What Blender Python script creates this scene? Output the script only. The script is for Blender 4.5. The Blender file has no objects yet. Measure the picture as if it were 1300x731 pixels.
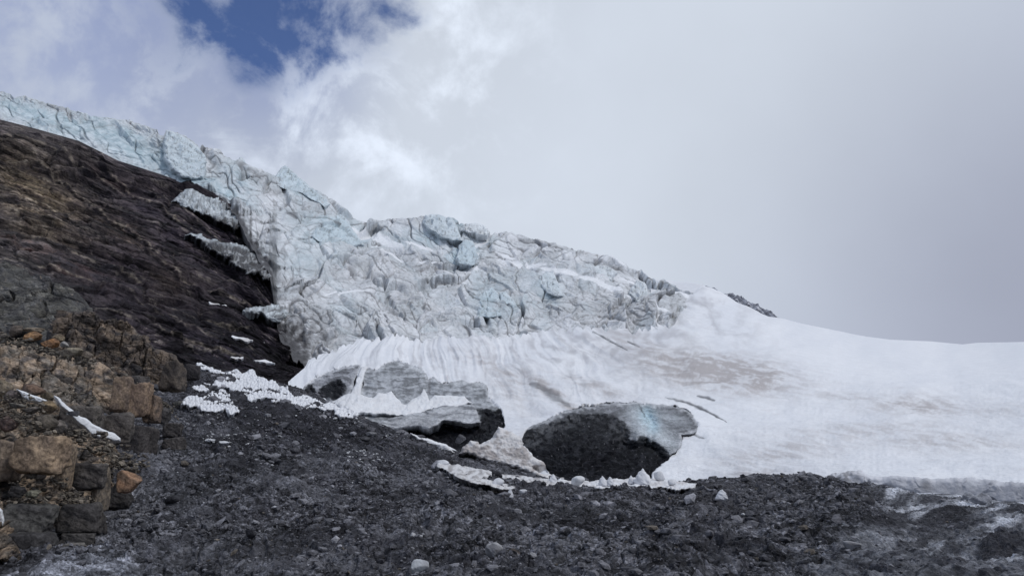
import bpy, math
import numpy as np
from mathutils import Vector
sc = bpy.context.scene
COL = sc.collection
rng = np.random.default_rng(7)

# ------------------------------------------------------------------ camera
PW, PH = 1300.0, 731.0
F = 946.0
PITCH = math.radians(15.0)
EYE = 1.7
cam_d = bpy.data.cameras.new("camera")
cam_d.sensor_width = 36.0
cam_d.lens = 36.0 * F / PW
cam_d.clip_end = 5000
cam = bpy.data.objects.new("camera", cam_d)
COL.objects.link(cam)
cam.location = (0, 0, EYE)
cam.rotation_euler = (math.radians(90) + PITCH, 0, 0)
sc.camera = cam
SIN, COS = math.sin(PITCH), math.cos(PITCH)

def direction(px, py):
    x = (px - PW / 2) / F
    y = (PH / 2 - py) / F
    return Vector((x, COS - y * SIN, SIN + y * COS)).normalized()

def P(px, py, D):
    """world points seen at (px,py) and standing D metres forward"""
    x = (px - PW / 2) / F
    y = (PH / 2 - py) / F
    Y = COS - y * SIN
    Z = SIN + y * COS
    return np.stack([x / Y * D, D + 0 * x, EYE + Z / Y * D], -1)

# ------------------------------------------------------------------ sky
SUN_EL, SUN_AZ = math.radians(52), math.radians(118)   # azimuth measured from +Y clockwise: from the right, a little behind the viewer
world = bpy.data.worlds.new("World")
sc.world = world
world.use_nodes = True
nt = world.node_tree
nt.nodes.clear()
N = nt.nodes.new
L = nt.links.new
def math_node(t, op, a, b=None, c=None, clamp=False):
    n = t.nodes.new("ShaderNodeMath"); n.operation = op; n.use_clamp = clamp
    for i, v in enumerate((a, b, c)):
        if v is None: continue
        if isinstance(v, (int, float)): n.inputs[i].default_value = v
        else: t.links.new(v, n.inputs[i])
    return n.outputs[0]
def vmath(t, op, a, b=None):
    n = t.nodes.new("ShaderNodeVectorMath"); n.operation = op
    for i, v in enumerate((a, b)):
        if v is None: continue
        if isinstance(v, (tuple, list, Vector)): n.inputs[i].default_value = tuple(v)
        else: t.links.new(v, n.inputs[i])
    return n
def mixc(t, f, a, b):
    n = t.nodes.new("ShaderNodeMix"); n.data_type = 'RGBA'
    for s, v in ((n.inputs[0], f), (n.inputs[6], a), (n.inputs[7], b)):
        if isinstance(v, (int, float)): s.default_value = v
        elif isinstance(v, tuple): s.default_value = v + (1,) if len(v) == 3 else v
        else: t.links.new(v, s)
    return n.outputs[2]
def noise_node(t, vec, scale, detail=4, rough=0.55, dist=0.0):
    n = t.nodes.new("ShaderNodeTexNoise")
    n.inputs["Scale"].default_value = scale; n.inputs["Detail"].default_value = detail
    n.inputs["Roughness"].default_value = rough; n.inputs["Distortion"].default_value = dist
    t.links.new(vec, n.inputs["Vector"]); return n.outputs["Fac"]
def remap(t, v, a, b, c=0.0, d=1.0):
    n = t.nodes.new("ShaderNodeMapRange"); n.interpolation_type = 'SMOOTHSTEP'
    t.links.new(v, n.inputs[0])
    for i, x in enumerate((a, b, c, d)): n.inputs[i + 1].default_value = x
    return n.outputs[0]
tc = N("ShaderNodeTexCoord")
dirv = vmath(nt, 'NORMALIZE', tc.outputs["Generated"]).outputs[0]
sky = N("ShaderNodeTexSky"); sky.sky_type = 'NISHITA'; sky.sun_disc = False
sky.sun_elevation = SUN_EL; sky.sun_rotation = SUN_AZ; sky.altitude = 2400
def blob(px, py, r0, r1):
    """1 near the direction, 0 beyond r1 radians"""
    d = direction(px, py)
    dot = vmath(nt, 'DOT_PRODUCT', dirv, d).outputs["Value"]
    ang = math_node(nt, 'ARCCOSINE', math_node(nt, 'MINIMUM', dot, 0.99999))
    return remap(nt, ang, r0, r1, 1.0, 0.0)
n_big = noise_node(nt, dirv, 3.2, 5, 0.5)
n_mid = noise_node(nt, dirv, 8.5, 9, 0.60, 0.5)
n_fine = noise_node(nt, dirv, 20.0, 6, 0.6)
# openings of blue between the clouds
gap = None
for (x, y, a, b, w) in ((312, 30, .01, .15, .92), (318, 85, .01, .075, 1.1), (365, -10, .03, .15, 1.1), (465, 5, .02, .105, 1.1), (235, 5, .0, .16, .78), (410, -15, .0, .10, .7),
                        (205, 60, .0, .07, .5)):
    s = math_node(nt, 'MULTIPLY', blob(x, y, a, b), w)
    gap = s if gap is None else math_node(nt, 'MAXIMUM', gap, s)
nn = math_node(nt, 'ADD', math_node(nt, 'MULTIPLY', n_mid, 1.35), math_node(nt, 'MULTIPLY', n_fine, 0.65))
g2 = math_node(nt, 'ADD', gap, math_node(nt, 'MULTIPLY', math_node(nt, 'MULTIPLY', math_node(nt, 'SUBTRACT', nn, 1.0), 3.2), remap(nt, gap, 0.0, 0.35)))
gapm = remap(nt, g2, 0.15, 1.55)
# brightness of the cloud layer
bright = blob(700, 30, .25, 1.1)
dark = blob(1450, 430, .05, .58)
dark2 = blob(60, 60, .05, .5)
mistl = mixc(nt, bright, (0.42, 0.475, 0.60), (0.60, 0.655, 0.745))
mistl = mixc(nt, math_node(nt, 'MULTIPLY', dark, 0.9), mistl, (0.33, 0.355, 0.45))
mistl = mixc(nt, math_node(nt, 'MULTIPLY', dark2, 0.45), mistl, (0.40, 0.45, 0.58))
veil = math_node(nt, 'MULTIPLY', math_node(nt, 'MAXIMUM', blob(150, -30, .03, .34), blob(330, 60, .02, .20)), remap(nt, nn, .80, 1.15, 1.0, .15))
mistl = mixc(nt, math_node(nt, 'MULTIPLY', veil, 0.72), mistl, (0.24, 0.30, 0.52))
lum = math_node(nt, 'ADD', 0.93, math_node(nt, 'MULTIPLY', n_big, 0.24))
lum = math_node(nt, 'ADD', lum, math_node(nt, 'MULTIPLY', blob(480, 110, .03, .30), 0.07))
puffw = math_node(nt, 'MULTIPLY', blob(430, 60, .08, .36), 1.0)
puff = math_node(nt, 'MULTIPLY', puffw, remap(nt, nn, 0.85, 1.35, -0.12, 0.36))
lum = math_node(nt, 'ADD', lum, puff)
cl = vmath(nt, 'SCALE', mistl); 
sc_in = math_node(nt, 'MULTIPLY', lum, 10.0)
nt.links.new(sc_in, cl.inputs[3])
skyc = vmath(nt, 'SCALE', sky.outputs[0]); skyc.inputs[3].default_value = 1.0
skyt = vmath(nt, 'MULTIPLY', skyc.outputs[0], (0.58, 0.76, 1.12)).outputs[0]
final = mixc(nt, math_node(nt, 'MULTIPLY', gapm, 0.96), cl.outputs[0], skyt)
bg = N("ShaderNodeBackground"); bg.inputs[1].default_value = 0.1
L(final, bg.inputs[0])
wo = N("ShaderNodeOutputWorld"); L(bg.outputs[0], wo.inputs[0])

sun_d = bpy.data.lights.new("sun", 'SUN'); sun_d.energy = 1.5; sun_d.angle = math.radians(10); sun_d.color = (1.0, 0.97, 0.92)
sun = bpy.data.objects.new("sun", sun_d); COL.objects.link(sun)
sd_ = Vector((math.sin(SUN_AZ) * math.cos(SUN_EL), math.cos(SUN_AZ) * math.cos(SUN_EL), math.sin(SUN_EL)))
sun.rotation_euler = sd_.to_track_quat('Z', 'Y').to_euler()
sc.view_settings.view_transform = 'Standard'
sc.view_settings.look = 'None'
sc.view_settings.exposure = 0.0
sc.view_settings.gamma = 1.0
sc.cycles.max_bounces = 6
sc.cycles.diffuse_bounces = 3

# ------------------------------------------------------------------ noise
def h01(ix, iy, seed):
    ix = ix.astype(np.int64).astype(np.uint32); iy = iy.astype(np.int64).astype(np.uint32)
    h = ix * np.uint32(374761393) + iy * np.uint32(668265263) + np.uint32((seed * 974711 + 12345) & 0xffffffff)
    h = (h ^ (h >> np.uint32(13))) * np.uint32(1274126177)
    h = (h ^ (h >> np.uint32(16))) * np.uint32(2246822519)
    h = h ^ (h >> np.uint32(15))
    return (h & np.uint32(0xffffff)).astype(np.float64) / 16777216.0
def perlin(x, y, seed=0):
    x0 = np.floor(x); y0 = np.floor(y)
    fx = x - x0; fy = y - y0
    u = fx * fx * fx * (fx * (fx * 6 - 15) + 10); v = fy * fy * fy * (fy * (fy * 6 - 15) + 10)
    r = 0
    out = []
    for dx, dy in ((0, 0), (1, 0), (0, 1), (1, 1)):
        a = h01(x0 + dx, y0 + dy, seed) * 2 * math.pi
        out.append(np.cos(a) * (fx - dx) + np.sin(a) * (fy - dy))
    a = out[0] + u * (out[1] - out[0]); b = out[2] + u * (out[3] - out[2])
    return (a + v * (b - a)) * 1.5
def fbm(x, y, seed=0, oct=5, gain=0.5, lac=2.03):
    s = 0; a = 1.0; t = 0
    for i in range(oct):
        s = s + a * perlin(x, y, seed + i * 17); t += a
        x, y = (x * 0.8 - y * 0.6) * lac + 13.7, (x * 0.6 + y * 0.8) * lac + 5.1; a *= gain
    return s / t * 1.6
def ridged(x, y, seed=0, oct=4, gain=0.5):
    s = 0; a = 1.0; t = 0
    for i in range(oct):
        s = s + a * (1 - 2 * np.abs(perlin(x, y, seed + i * 23))); t += a
        x, y = (x * 0.8 - y * 0.6) * 2.07 + 3.7, (x * 0.6 + y * 0.8) * 2.07 + 9.1; a *= gain
    return s / t
def worley(x, y, seed=0, jit=0.9):
    """returns F2-F1, cell hash, tilt term, second hash"""
    x0 = np.floor(x); y0 = np.floor(y)
    f1 = np.full(x.shape, 9.0); f2 = np.full(x.shape, 9.0)
    ci = np.zeros(x.shape); cj = np.zeros(x.shape); dxs = np.zeros(x.shape); dys = np.zeros(x.shape)
    for dx in (-1, 0, 1):
        for dy in (-1, 0, 1):
            cx = x0 + dx; cy = y0 + dy
            qx = cx + .5 + jit * (h01(cx, cy, seed) - .5); qy = cy + .5 + jit * (h01(cx, cy, seed + 101) - .5)
            ex = x - qx; ey = y - qy
            d = np.sqrt(ex * ex + ey * ey)
            n = d < f1
            f2 = np.where(n, f1, np.minimum(f2, d))
            f1 = np.where(n, d, f1)
            ci = np.where(n, cx, ci); cj = np.where(n, cy, cj); dxs = np.where(n, ex, dxs); dys = np.where(n, ey, dys)
    a = h01(ci, cj, seed + 202) * 2 * math.pi
    tilt = dxs * np.cos(a) + dys * np.sin(a)
    e = np.clip((f2 - f1) / .15, 0, 1); e = e * e * (3 - 2 * e)      # no torn walls between neighbouring cells
    return f2 - f1, .5 + (h01(ci, cj, seed + 303) - .5) * e, tilt * e, h01(ci, cj, seed + 404)
def sstep(x, a, b):
    t = np.clip((x - a) / (b - a), 0, 1)
    return t * t * (3 - 2 * t)
def mix(a, b, f):
    f = np.asarray(f)
    if np.ndim(a) and np.shape(a)[-1] == 3 or np.ndim(b) and np.shape(b)[-1] == 3:
        f = f[..., None]
    return np.asarray(a) * (1 - f) + np.asarray(b) * f
def C(r, g, b): return np.array([r, g, b], float)
def blobs(u, v, lst):
    """soft ellipses (cx,cy,rx,ry,weight,angle deg)"""
    s = np.zeros(np.shape(u))
    for (cx, cy, rx, ry, w, an) in lst:
        a = math.radians(an)
        x = (u - cx) * math.cos(a) + (v - cy) * math.sin(a); y = -(u - cx) * math.sin(a) + (v - cy) * math.cos(a)
        s = np.maximum(s, w * np.exp(-((x / rx) ** 2 + (y / ry) ** 2)))
    return s

# thin plate spline through (px,py,D), in log distance
class TPS:
    def __init__(s, pts, smooth=1e-3):
        p = np.array(pts, float); s.c = p[:, :2] / 300.0; n = len(p)
        K = s.k(s.c, s.c) + np.eye(n) * smooth
        A = np.zeros((n + 3, n + 3)); A[:n, :n] = K; A[:n, n] = 1; A[:n, n + 1:] = s.c; A[n:, :n] = A[:n, n:].T
        s.w = np.linalg.solve(A, np.concatenate([np.log(p[:, 2]), np.zeros(3)]))
    def k(s, a, b):
        r2 = ((a[:, None, :] - b[None]) ** 2).sum(-1)
        return 0.5 * r2 * np.log(r2 + 1e-12)
    def __call__(s, u, v):
        sh = np.shape(u); q = np.stack([np.ravel(u), np.ravel(v)], -1) / 300.0
        n = len(s.c); out = np.empty(len(q))
        for i in range(0, len(q), 200000):
            k = q[i:i + 200000]
            out[i:i + 200000] = s.k(k, s.c) @ s.w[:n] + s.w[n] + k @ s.w[n + 1:]
        return np.exp(out).reshape(sh)

def curve(pts):
    p = np.array(pts, float)
    return lambda x: np.interp(x, p[:, 0], p[:, 1])

# ------------------------------------------------------------------ materials
def make_mat(name, rough=0.85, fine=30.0, fine_amt=0.25, bump=0.3, bump_dist=0.02, spec=0.3, stretch=(1, 1, 1), sss=0.0, coarse=0.0):
    m = bpy.data.materials.new(name); m.use_nodes = True
    t = m.node_tree; b = t.nodes["Principled BSDF"]
    at = t.nodes.new("ShaderNodeAttribute"); at.attribute_name = "Col"
    co = t.nodes.new("ShaderNodeTexCoord"); mp = t.nodes.new("ShaderNodeMapping")
    t.links.new(co.outputs["Object"], mp.inputs[0]); mp.inputs["Scale"].default_value = stretch
    f = noise_node(t, mp.outputs[0], fine, 6, 0.65)
    k = remap(t, f, 0.3, 0.7, 1 - fine_amt, 1 + fine_amt)
    if coarse:
        f2 = noise_node(t, mp.outputs[0], fine * 0.12, 5, 0.6)
        k = math_node(t, 'MULTIPLY', k, remap(t, f2, 0.3, 0.7, 1 - coarse, 1 + coarse))
    s = vmath(t, 'SCALE', at.outputs["Color"]); t.links.new(k, s.inputs[3])
    t.links.new(s.outputs[0], b.inputs["Base Color"])
    b.inputs["Roughness"].default_value = rough
    b.inputs["Specular IOR Level"].default_value = spec
    bp = t.nodes.new("ShaderNodeBump"); bp.inputs["Strength"].default_value = bump; bp.inputs["Distance"].default_value = bump_dist
    t.links.new(f, bp.inputs["Height"]); t.links.new(bp.outputs[0], b.inputs["Normal"])
    return m
M_ground = make_mat("moraine_rubble", 0.85, 16, 0.45, 1.0, 0.06, 0.15, coarse=0.25)
def crumbly(m, s1, s2, amt, bed=None, gate_scale=.45, bstr=1.0):
    """broken lumps in the surface: cells in space, so nothing stretches on steep faces"""
    t = m.node_tree; b = t.nodes["Principled BSDF"]; co = t.nodes.new("ShaderNodeTexCoord")
    col_in = b.inputs["Base Color"].links[0].from_socket
    gate = remap(t, noise_node(t, co.outputs["Object"], gate_scale, 4, .6), .38, .56, .25, 1.0)
    at_ = t.nodes.new("ShaderNodeAttribute"); at_.attribute_name = "Col"; gate = math_node(t, 'MULTIPLY', gate, at_.outputs["Alpha"])
    nz = t.nodes.new("ShaderNodeTexNoise"); nz.inputs["Scale"].default_value = s1 * .5; t.links.new(co.outputs["Object"], nz.inputs["Vector"])
    base = co.outputs["Object"]
    if bed:                                   # cells drawn out along the tilted bedding
        sp = t.nodes.new("ShaderNodeSeparateXYZ"); t.links.new(base, sp.inputs[0]); cb = t.nodes.new("ShaderNodeCombineXYZ")
        t.links.new(math_node(t, 'MULTIPLY', sp.outputs[0], bed[1]), cb.inputs[0]); t.links.new(math_node(t, 'MULTIPLY', sp.outputs[1], bed[1]), cb.inputs[1])
        t.links.new(math_node(t, 'ADD', sp.outputs[2], math_node(t, 'MULTIPLY', sp.outputs[0], bed[0])), cb.inputs[2]); base = cb.outputs[0]
    vv = vmath(t, 'ADD', base, vmath(t, 'MULTIPLY', nz.outputs["Color"], (.10, .10, .10)).outputs[0]).outputs[0]
    hs = None
    for sc_, a in ((s1, amt), (s2, amt * .8)):
        v = t.nodes.new("ShaderNodeTexVoronoi"); v.inputs["Scale"].default_value = sc_; t.links.new(vv, v.inputs["Vector"])
        sep = t.nodes.new("ShaderNodeSeparateColor"); t.links.new(v.outputs["Color"], sep.inputs[0])
        f = math_node(t, 'ADD', 1.0, math_node(t, 'MULTIPLY', gate, remap(t, sep.outputs[0], 0, 1, -a, a * 1.25)))
        s = vmath(t, 'SCALE', col_in); t.links.new(f, s.inputs[3]); col_in = s.outputs[0]
        h = math_node(t, 'MULTIPLY', math_node(t, 'SUBTRACT', sep.outputs[1], v.outputs["Distance"]), 1.0 / sc_)
        hs = h if hs is None else math_node(t, 'ADD', hs, h)
    t.links.new(col_in, b.inputs["Base Color"])
    bp = t.nodes.new("ShaderNodeBump"); bp.inputs["Strength"].default_value = bstr; bp.inputs["Distance"].default_value = .8
    t.links.new(math_node(t, 'MULTIPLY', hs, gate), bp.inputs["Height"]); old = b.inputs["Normal"].links[0].from_socket; t.links.new(old, bp.inputs["Normal"]); t.links.new(bp.outputs[0], b.inputs["Normal"])
crumbly(M_ground, 7.0, 19.0, .62)
M_rock = make_mat("layered_rock", 0.8, 3.0, 0.35, 1.0, 0.25, 0.12, (1, 1, 2.2), coarse=0.2)
M_ledge = make_mat("near_rock", 0.85, 9, 0.35, 1.0, 0.06, 0.15, (1, 1, 1.6), coarse=0.2)
M_snow = make_mat("snow", 0.6, 4.0, 0.05, 0.6, 0.12, 0.2, coarse=0.03)
crumbly(M_rock, .9, 2.6, .50, bed=(.38, .30), gate_scale=.06)
crumbly(M_ledge, 3.2, 9.0, .34, bed=(.15, .6), gate_scale=.3)
M_ice = make_mat("glacier_ice", 0.5, 1.1, 0.10, 0.8, 0.5, 0.35, (1, 1, 1.8), coarse=0.06)
M_cave = make_mat("dirty_ice", 0.6, 5.0, 0.30, 0.8, 0.12, 0.04, (1, 1, 1.5), coarse=0.15)
M_stone = make_mat("boulder_stone", 0.85, 16, 0.38, 0.9, 0.04, 0.15, coarse=0.25)
M_snowchunk = make_mat("snow_block", 0.6, 9, 0.10, 0.5, 0.05, 0.2)

# ------------------------------------------------------------------ mesh building
def link(name, V, Fq, mat, parent=None, col=None, smooth=True, **props):
    me = bpy.data.meshes.new(name)
    V = np.asarray(V, np.float32); Fq = np.asarray(Fq, np.int32)
    me.vertices.add(len(V)); me.vertices.foreach_set("co", V.ravel())
    k = Fq.shape[1]
    me.loops.add(Fq.size); me.loops.foreach_set("vertex_index", Fq.ravel())
    me.polygons.add(len(Fq)); me.polygons.foreach_set("loop_start", np.arange(len(Fq), dtype=np.int32) * k)
    me.update(calc_edges=True)
    me.polygons.foreach_set("use_smooth", np.full(len(Fq), bool(smooth)))
    if col is not None:
        a = me.attributes.new("Col", 'FLOAT_COLOR', 'POINT')
        c = np.ones((len(V), 4), np.float32); c[:, :3] = np.clip(col, 0.004, 0.92)
        a.data.foreach_set("color", c.ravel())
    me.materials.append(mat)
    o = bpy.data.objects.new(name, me); COL.objects.link(o)
    if parent: o.parent = parent
    for a, b in props.items(): o[a] = b
    return o

def gridfaces(ny, nx):
    i = np.arange(ny * nx).reshape(ny, nx)
    return np.stack([i[:-1, :-1], i[:-1, 1:], i[1:, 1:], i[1:, :-1]], -1).reshape(-1, 4)

def normals(X):
    du = np.gradient(X, axis=1); dv = np.gradient(X, axis=0)
    n = np.cross(du, dv); n /= (np.linalg.norm(n, axis=-1, keepdims=True) + 1e-12)
    c = X - np.array([0, 0, EYE]); s = np.sign((n * c).sum(-1, keepdims=True))
    return -n * np.where(s == 0, 1, s)

def strip(name, mat, x0, x1, nx, top, bot, ny, Df, disp, color, tail=None, head=0, vpow=1.0, smooth=True, **props):
    """one ground or slope sheet; columns run from the bottom line to the top line, then fall away behind the crest"""
    xs = np.linspace(x0, x1, nx); t = np.linspace(0, 1, ny) ** vpow
    T = top(xs); B = bot(xs)
    U = np.repeat(xs[None], ny, 0); V = B[None] + (T - B)[None] * t[:, None]
    X = P(U, V, Df(U, V))
    Nn = normals(X)
    d = disp(U, V, X, t[:, None] + 0 * U)
    X = X + (Nn * d[..., None] if d.ndim == 2 else d)
    Cc = color(U, V, X, t[:, None] + 0 * U)
    if head:
        r0 = X[:1].copy(); f = (r0[..., 1:2] + head) / r0[..., 1:2]; r0 = r0 * np.concatenate([f, f, 1 + 0 * f], -1)
        X = np.concatenate([r0, X], 0); Cc = np.concatenate([Cc[:1], Cc], 0)
    if tail:
        rows = []
        base = X[-1]
        for k in range(1, 9):
            q = k / 8.0
            r = base.copy(); r[:, 1] += tail[0] * q; r[:, 0] += tail[0] * q * base[:, 0] / base[:, 1]; r[:, 2] -= tail[1] * q * q + 0.02 * tail[1] * q
            rows.append(r)
        X = np.concatenate([X, np.array(rows)], 0); Cc = np.concatenate([Cc, np.repeat(Cc[-1:], 8, 0)], 0)
    o = link(name, X.reshape(-1, 3), gridfaces(X.shape[0], nx), mat, col=Cc.reshape(-1, 3), smooth=smooth, **props)
    return o, X

def fractal_poly(pts, rough=0.12, n=4, seed=1):
    r = np.random.default_rng(seed); p = np.array(pts, float)
    for _ in range(n):
        q = np.roll(p, -1, 0); e = q - p; L_ = np.linalg.norm(e, axis=1, keepdims=True)
        m = (p + q) / 2 + np.stack([-e[:, 1], e[:, 0]], -1) * r.normal(0, rough, (len(p), 1)) * (L_ > 1.5)
        p = np.stack([p, m], 1).reshape(-1, 2)
    return p
def poly_sd(u, v, poly):
    """signed distance (positive inside) and the closest point on the outline"""
    sh = u.shape; q = np.stack([u.ravel(), v.ravel()], -1)
    a = poly; b = np.roll(poly, -1, 0); e = b - a; L2 = (e ** 2).sum(1) + 1e-9
    best = np.full(len(q), 1e9); cp = np.zeros_like(q); ins = np.zeros(len(q), bool)
    for i in range(len(a)):
        w = q - a[i]; t = np.clip(w @ e[i] / L2[i], 0, 1); c = a[i] + t[:, None] * e[i]
        d = ((q - c) ** 2).sum(1); m = d < best
        best = np.where(m, d, best); cp = np.where(m[:, None], c, cp)
        cond = (a[i, 1] > q[:, 1]) != (b[i, 1] > q[:, 1])
        if cond.any() and abs(e[i, 1]) > 1e-12:
            ins ^= cond & (q[:, 0] < e[i, 0] * (q[:, 1] - a[i, 1]) / e[i, 1] + a[i, 0])
    d = np.sqrt(best) * np.where(ins, 1, -1)
    return d.reshape(sh), cp.reshape(sh + (2,))

def patch(name, mat, poly, step, Df, disp, color, rim=(6, 1.0), rough=0.10, fn=4, seed=1, skirt=0.0, smooth=True, parent=None, **props):
    """a body of rock, snow or ice with its own outline, distance, relief and thickness"""
    pl = fractal_poly(poly, rough, fn, seed)
    x0, y0 = pl.min(0) - step * 2; x1, y1 = pl.max(0) + step * 2
    nx = int((x1 - x0) / step) + 1; ny = int((y1 - y0) / step) + 1
    U, V = np.meshgrid(np.linspace(x0, x1, nx), np.linspace(y0, y1, ny))
    s, cp = poly_sd(U, V, pl)
    Fq = gridfaces(ny, nx)
    keep = s.ravel()[Fq].mean(1) > 0
    Fk = Fq[keep]
    cnt = np.bincount(Fk.ravel(), minlength=nx * ny).reshape(ny, nx)
    edge = (cnt > 0) & (cnt < 4)
    U = np.where(edge, cp[..., 0], U); V = np.where(edge, cp[..., 1], V)
    sd = np.where(edge, 0.0, np.maximum(s, 0))
    D = Df(U, V)
    q = np.clip(1 - sd / rim[0], 0, 1)
    D = D + rim[1] * (1 - np.sqrt(np.clip(1 - q * q, 0, 1)))
    X = P(U, V, D)
    Nn = normals(X)
    dd = disp(U, V, X, sd) * sstep(sd, 0, rim[0] * 0.6)
    X = X + Nn * dd[..., None]
    Cc = color(U, V, X, sd)
    used = np.unique(Fk); mp = -np.ones(nx * ny, int); mp[used] = np.arange(len(used))
    V3 = X.reshape(-1, 3)[used]; C3 = np.broadcast_to(Cc, X.shape).reshape(-1, 3)[used]; F3 = mp[Fk]
    if skirt:                      # thickness: the outline carries on backwards into what stands behind
        E = np.concatenate([F3[:, [i, (i + 1) % 4]] for i in range(4)]); key = np.sort(E, 1)
        _, idx, c = np.unique(key[:, 0] * (len(used) + 1) + key[:, 1], return_index=True, return_counts=True)
        be = E[idx[c == 1]]; bv = np.unique(be); m2 = -np.ones(len(V3), int); m2[bv] = np.arange(len(bv)) + len(V3)
        nv = V3[bv].copy(); nv[:, 1] += skirt; nv[:, 0] *= (1 + skirt / V3[bv][:, 1]) ; nv[:, 2] -= skirt * 0.15
        F3 = np.concatenate([F3, np.stack([be[:, 1], be[:, 0], m2[be[:, 0]], m2[be[:, 1]]], -1)])
        V3 = np.concatenate([V3, nv]); C3 = np.concatenate([C3, C3[bv]])
    return link(name, V3, F3, mat, parent, C3, smooth, **props)

# boulders: chiselled convex bodies
def icos(sub):
    import bmesh
    bm = bmesh.new(); bmesh.ops.create_icosphere(bm, subdivisions=sub, radius=1.0)
    V = np.array([v.co[:] for v in bm.verts]); Fc = np.array([[v.index for v in f.verts] for f in bm.faces]); bm.free()
    return V, Fc
ICO = {k: icos(k) for k in (1, 2, 3, 5)}
def noise3(p, seed): return (perlin(p[:, 0] + p[:, 2] * .7, p[:, 1] - p[:, 2] * .6, seed) + perlin(p[:, 1] + 4.2, p[:, 2] + p[:, 0] * .5, seed + 5)) * .7
def chisel(sub, seed, planes=14, box=0.0, rough=0.05, soft=14):
    r = np.random.default_rng(seed); V, Fc = ICO[sub]
    n = r.normal(size=(planes, 3)); n /= np.linalg.norm(n, axis=1, keepdims=True); d = r.uniform(0.72, 1.0, planes)
    if box:
        bx_ = np.array([[1, 0, 0], [-1, 0, 0], [0, 1, 0], [0, -1, 0], [0, 0, 1], [0, 0, -1]], float) + r.normal(0, 0.10, (6, 3))
        bx_ /= np.linalg.norm(bx_, axis=1, keepdims=True)
        n = np.concatenate([n, bx_]); d = np.concatenate([d * 1.25, r.uniform(.70, .80, 6)])
    dots = np.maximum(V @ n.T, 1e-3)
    rr = d[None] / dots
    rad = (np.sum(rr ** -soft, 1)) ** (-1 / soft)
    rad = np.minimum(rad, 1.35)
    X = V * rad[:, None]
    if rough:
        X = X * (1 + rough * (noise3(X * 2.2, seed) + .5 * noise3(X * 6, seed + 9) + .25 * noise3(X * 15, seed + 19)))[:, None]
    return X, Fc

def boulder(name, px, py, w, h, D, colr, seed, dep=1.0, box=0.0, rough=0.05, mat=None, rot=None, planes=14, colr2=None, sub=5, soft=14, **props):
    """a rock or ice block whose middle is seen at (px,py), w x h photo pixels large, D metres off"""
    r = np.random.default_rng(seed + 500)
    X, Fc = chisel(sub, seed, planes, box, rough, soft)
    mid = P(np.array(float(px)), np.array(float(py)), np.array(float(D)))
    dist = math.hypot(D, mid[2] - EYE) / math.cos(math.atan((px - PW / 2) / F)) if True else D
    m = D * (1 + ((PH / 2 - py) / F) * -SIN * 0) / F
    X = X - (X.max(0) + X.min(0)) / 2
    if rot is None: rot = r.uniform(-.6, .6)
    c, s = math.cos(rot), math.sin(rot)
    X = np.stack([X[:, 0] * c - X[:, 1] * s, X[:, 0] * s + X[:, 1] * c, X[:, 2]], -1)
    e = X.max(0) - X.min(0)
    X = X / e * np.array([w * m, (w + h) / 2 * m * dep, h * m])
    tone = noise3(X / (w * m) * 3, seed + 3); 
    cA = np.array(colr, float); cB = np.array(colr2 if colr2 is not None else cA * 0.6, float)
    k = sstep(tone, -.5, .5)[:, None]
    Cc = cA * k + cB * (1 - k)
    o = link(name, X, Fc, mat or M_stone, col=Cc, smooth=True, **props)
    o.location = Vector(mid)
    return o

# ================================================================== LARGE STRUCTURE
def base_color(*a): return None
STR = dict(kind='structure')

# ------------------------------------------------------------------ moraine ground
Dg = TPS([(-200, 1100, 3.2), (200, 1100, 3.2), (650, 1100, 3.2), (1100, 1100, 3.2), (1500, 1100, 3.2),
          (-150, 760, 9), (60, 731, 10.5), (300, 731, 10), (650, 731, 9.5), (1000, 731, 9.5), (1300, 731, 9.5), (1450, 731, 9.5),
          (100, 690, 13), (150, 650, 15), (180, 615, 17), (190, 590, 20), (220, 540, 27), (235, 490, 38), (60, 480, 34), (-150, 500, 34),
          (300, 560, 24), (300, 510, 35), (300, 480, 48), (400, 500, 46), (400, 540, 33), (450, 525, 43), (520, 550, 41), (580, 575, 38),
          (640, 592, 36), (400, 620, 18), (600, 650, 16.5), (650, 610, 30), (760, 614, 31), (850, 612, 31), (900, 606, 32), (960, 604, 32), (1050, 602, 31),
          (800, 665, 17), (1000, 660, 17), (1100, 650, 18), (1150, 630, 24), (1300, 636, 22), (1300, 680, 14), (1450, 640, 22), (1450, 690, 13),
          (500, 690, 12.3), (900, 700, 12)])
ground_top = curve([(-160, 470), (100, 462), (240, 466), (300, 476), (370, 490), (400, 500), (440, 522), (500, 545), (540, 560), (580, 574), (610, 583), (640, 592), (670, 600), (700, 611),
                    (730, 615), (760, 613), (790, 615), (830, 612), (850, 615), (880, 609), (900, 606), (930, 607), (960, 604), (1000, 605), (1035, 604), (1080, 613), (1105, 617),
                    (1150, 628), (1200, 629), (1300, 637), (1460, 642)])
def ice_streak(U, V):
    """how far the rubble gives way to bare streaky ice, right foreground and bottom left"""
    w = fbm(U / 90, V / 30, 71, 4) * 20
    a = sstep(U + w * 1.5 + (V - 660) * 0.9, 1065, 1120) * sstep(V, 598, 606)
    b = sstep(200 - np.abs(U - 120) + w + (V - 731) * 3.2, 60, 190)
    return np.clip(a, 0, 1), np.clip(b * sstep(V, 650, 720) * sstep(330 - U, 0, 200), 0, 1)
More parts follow.
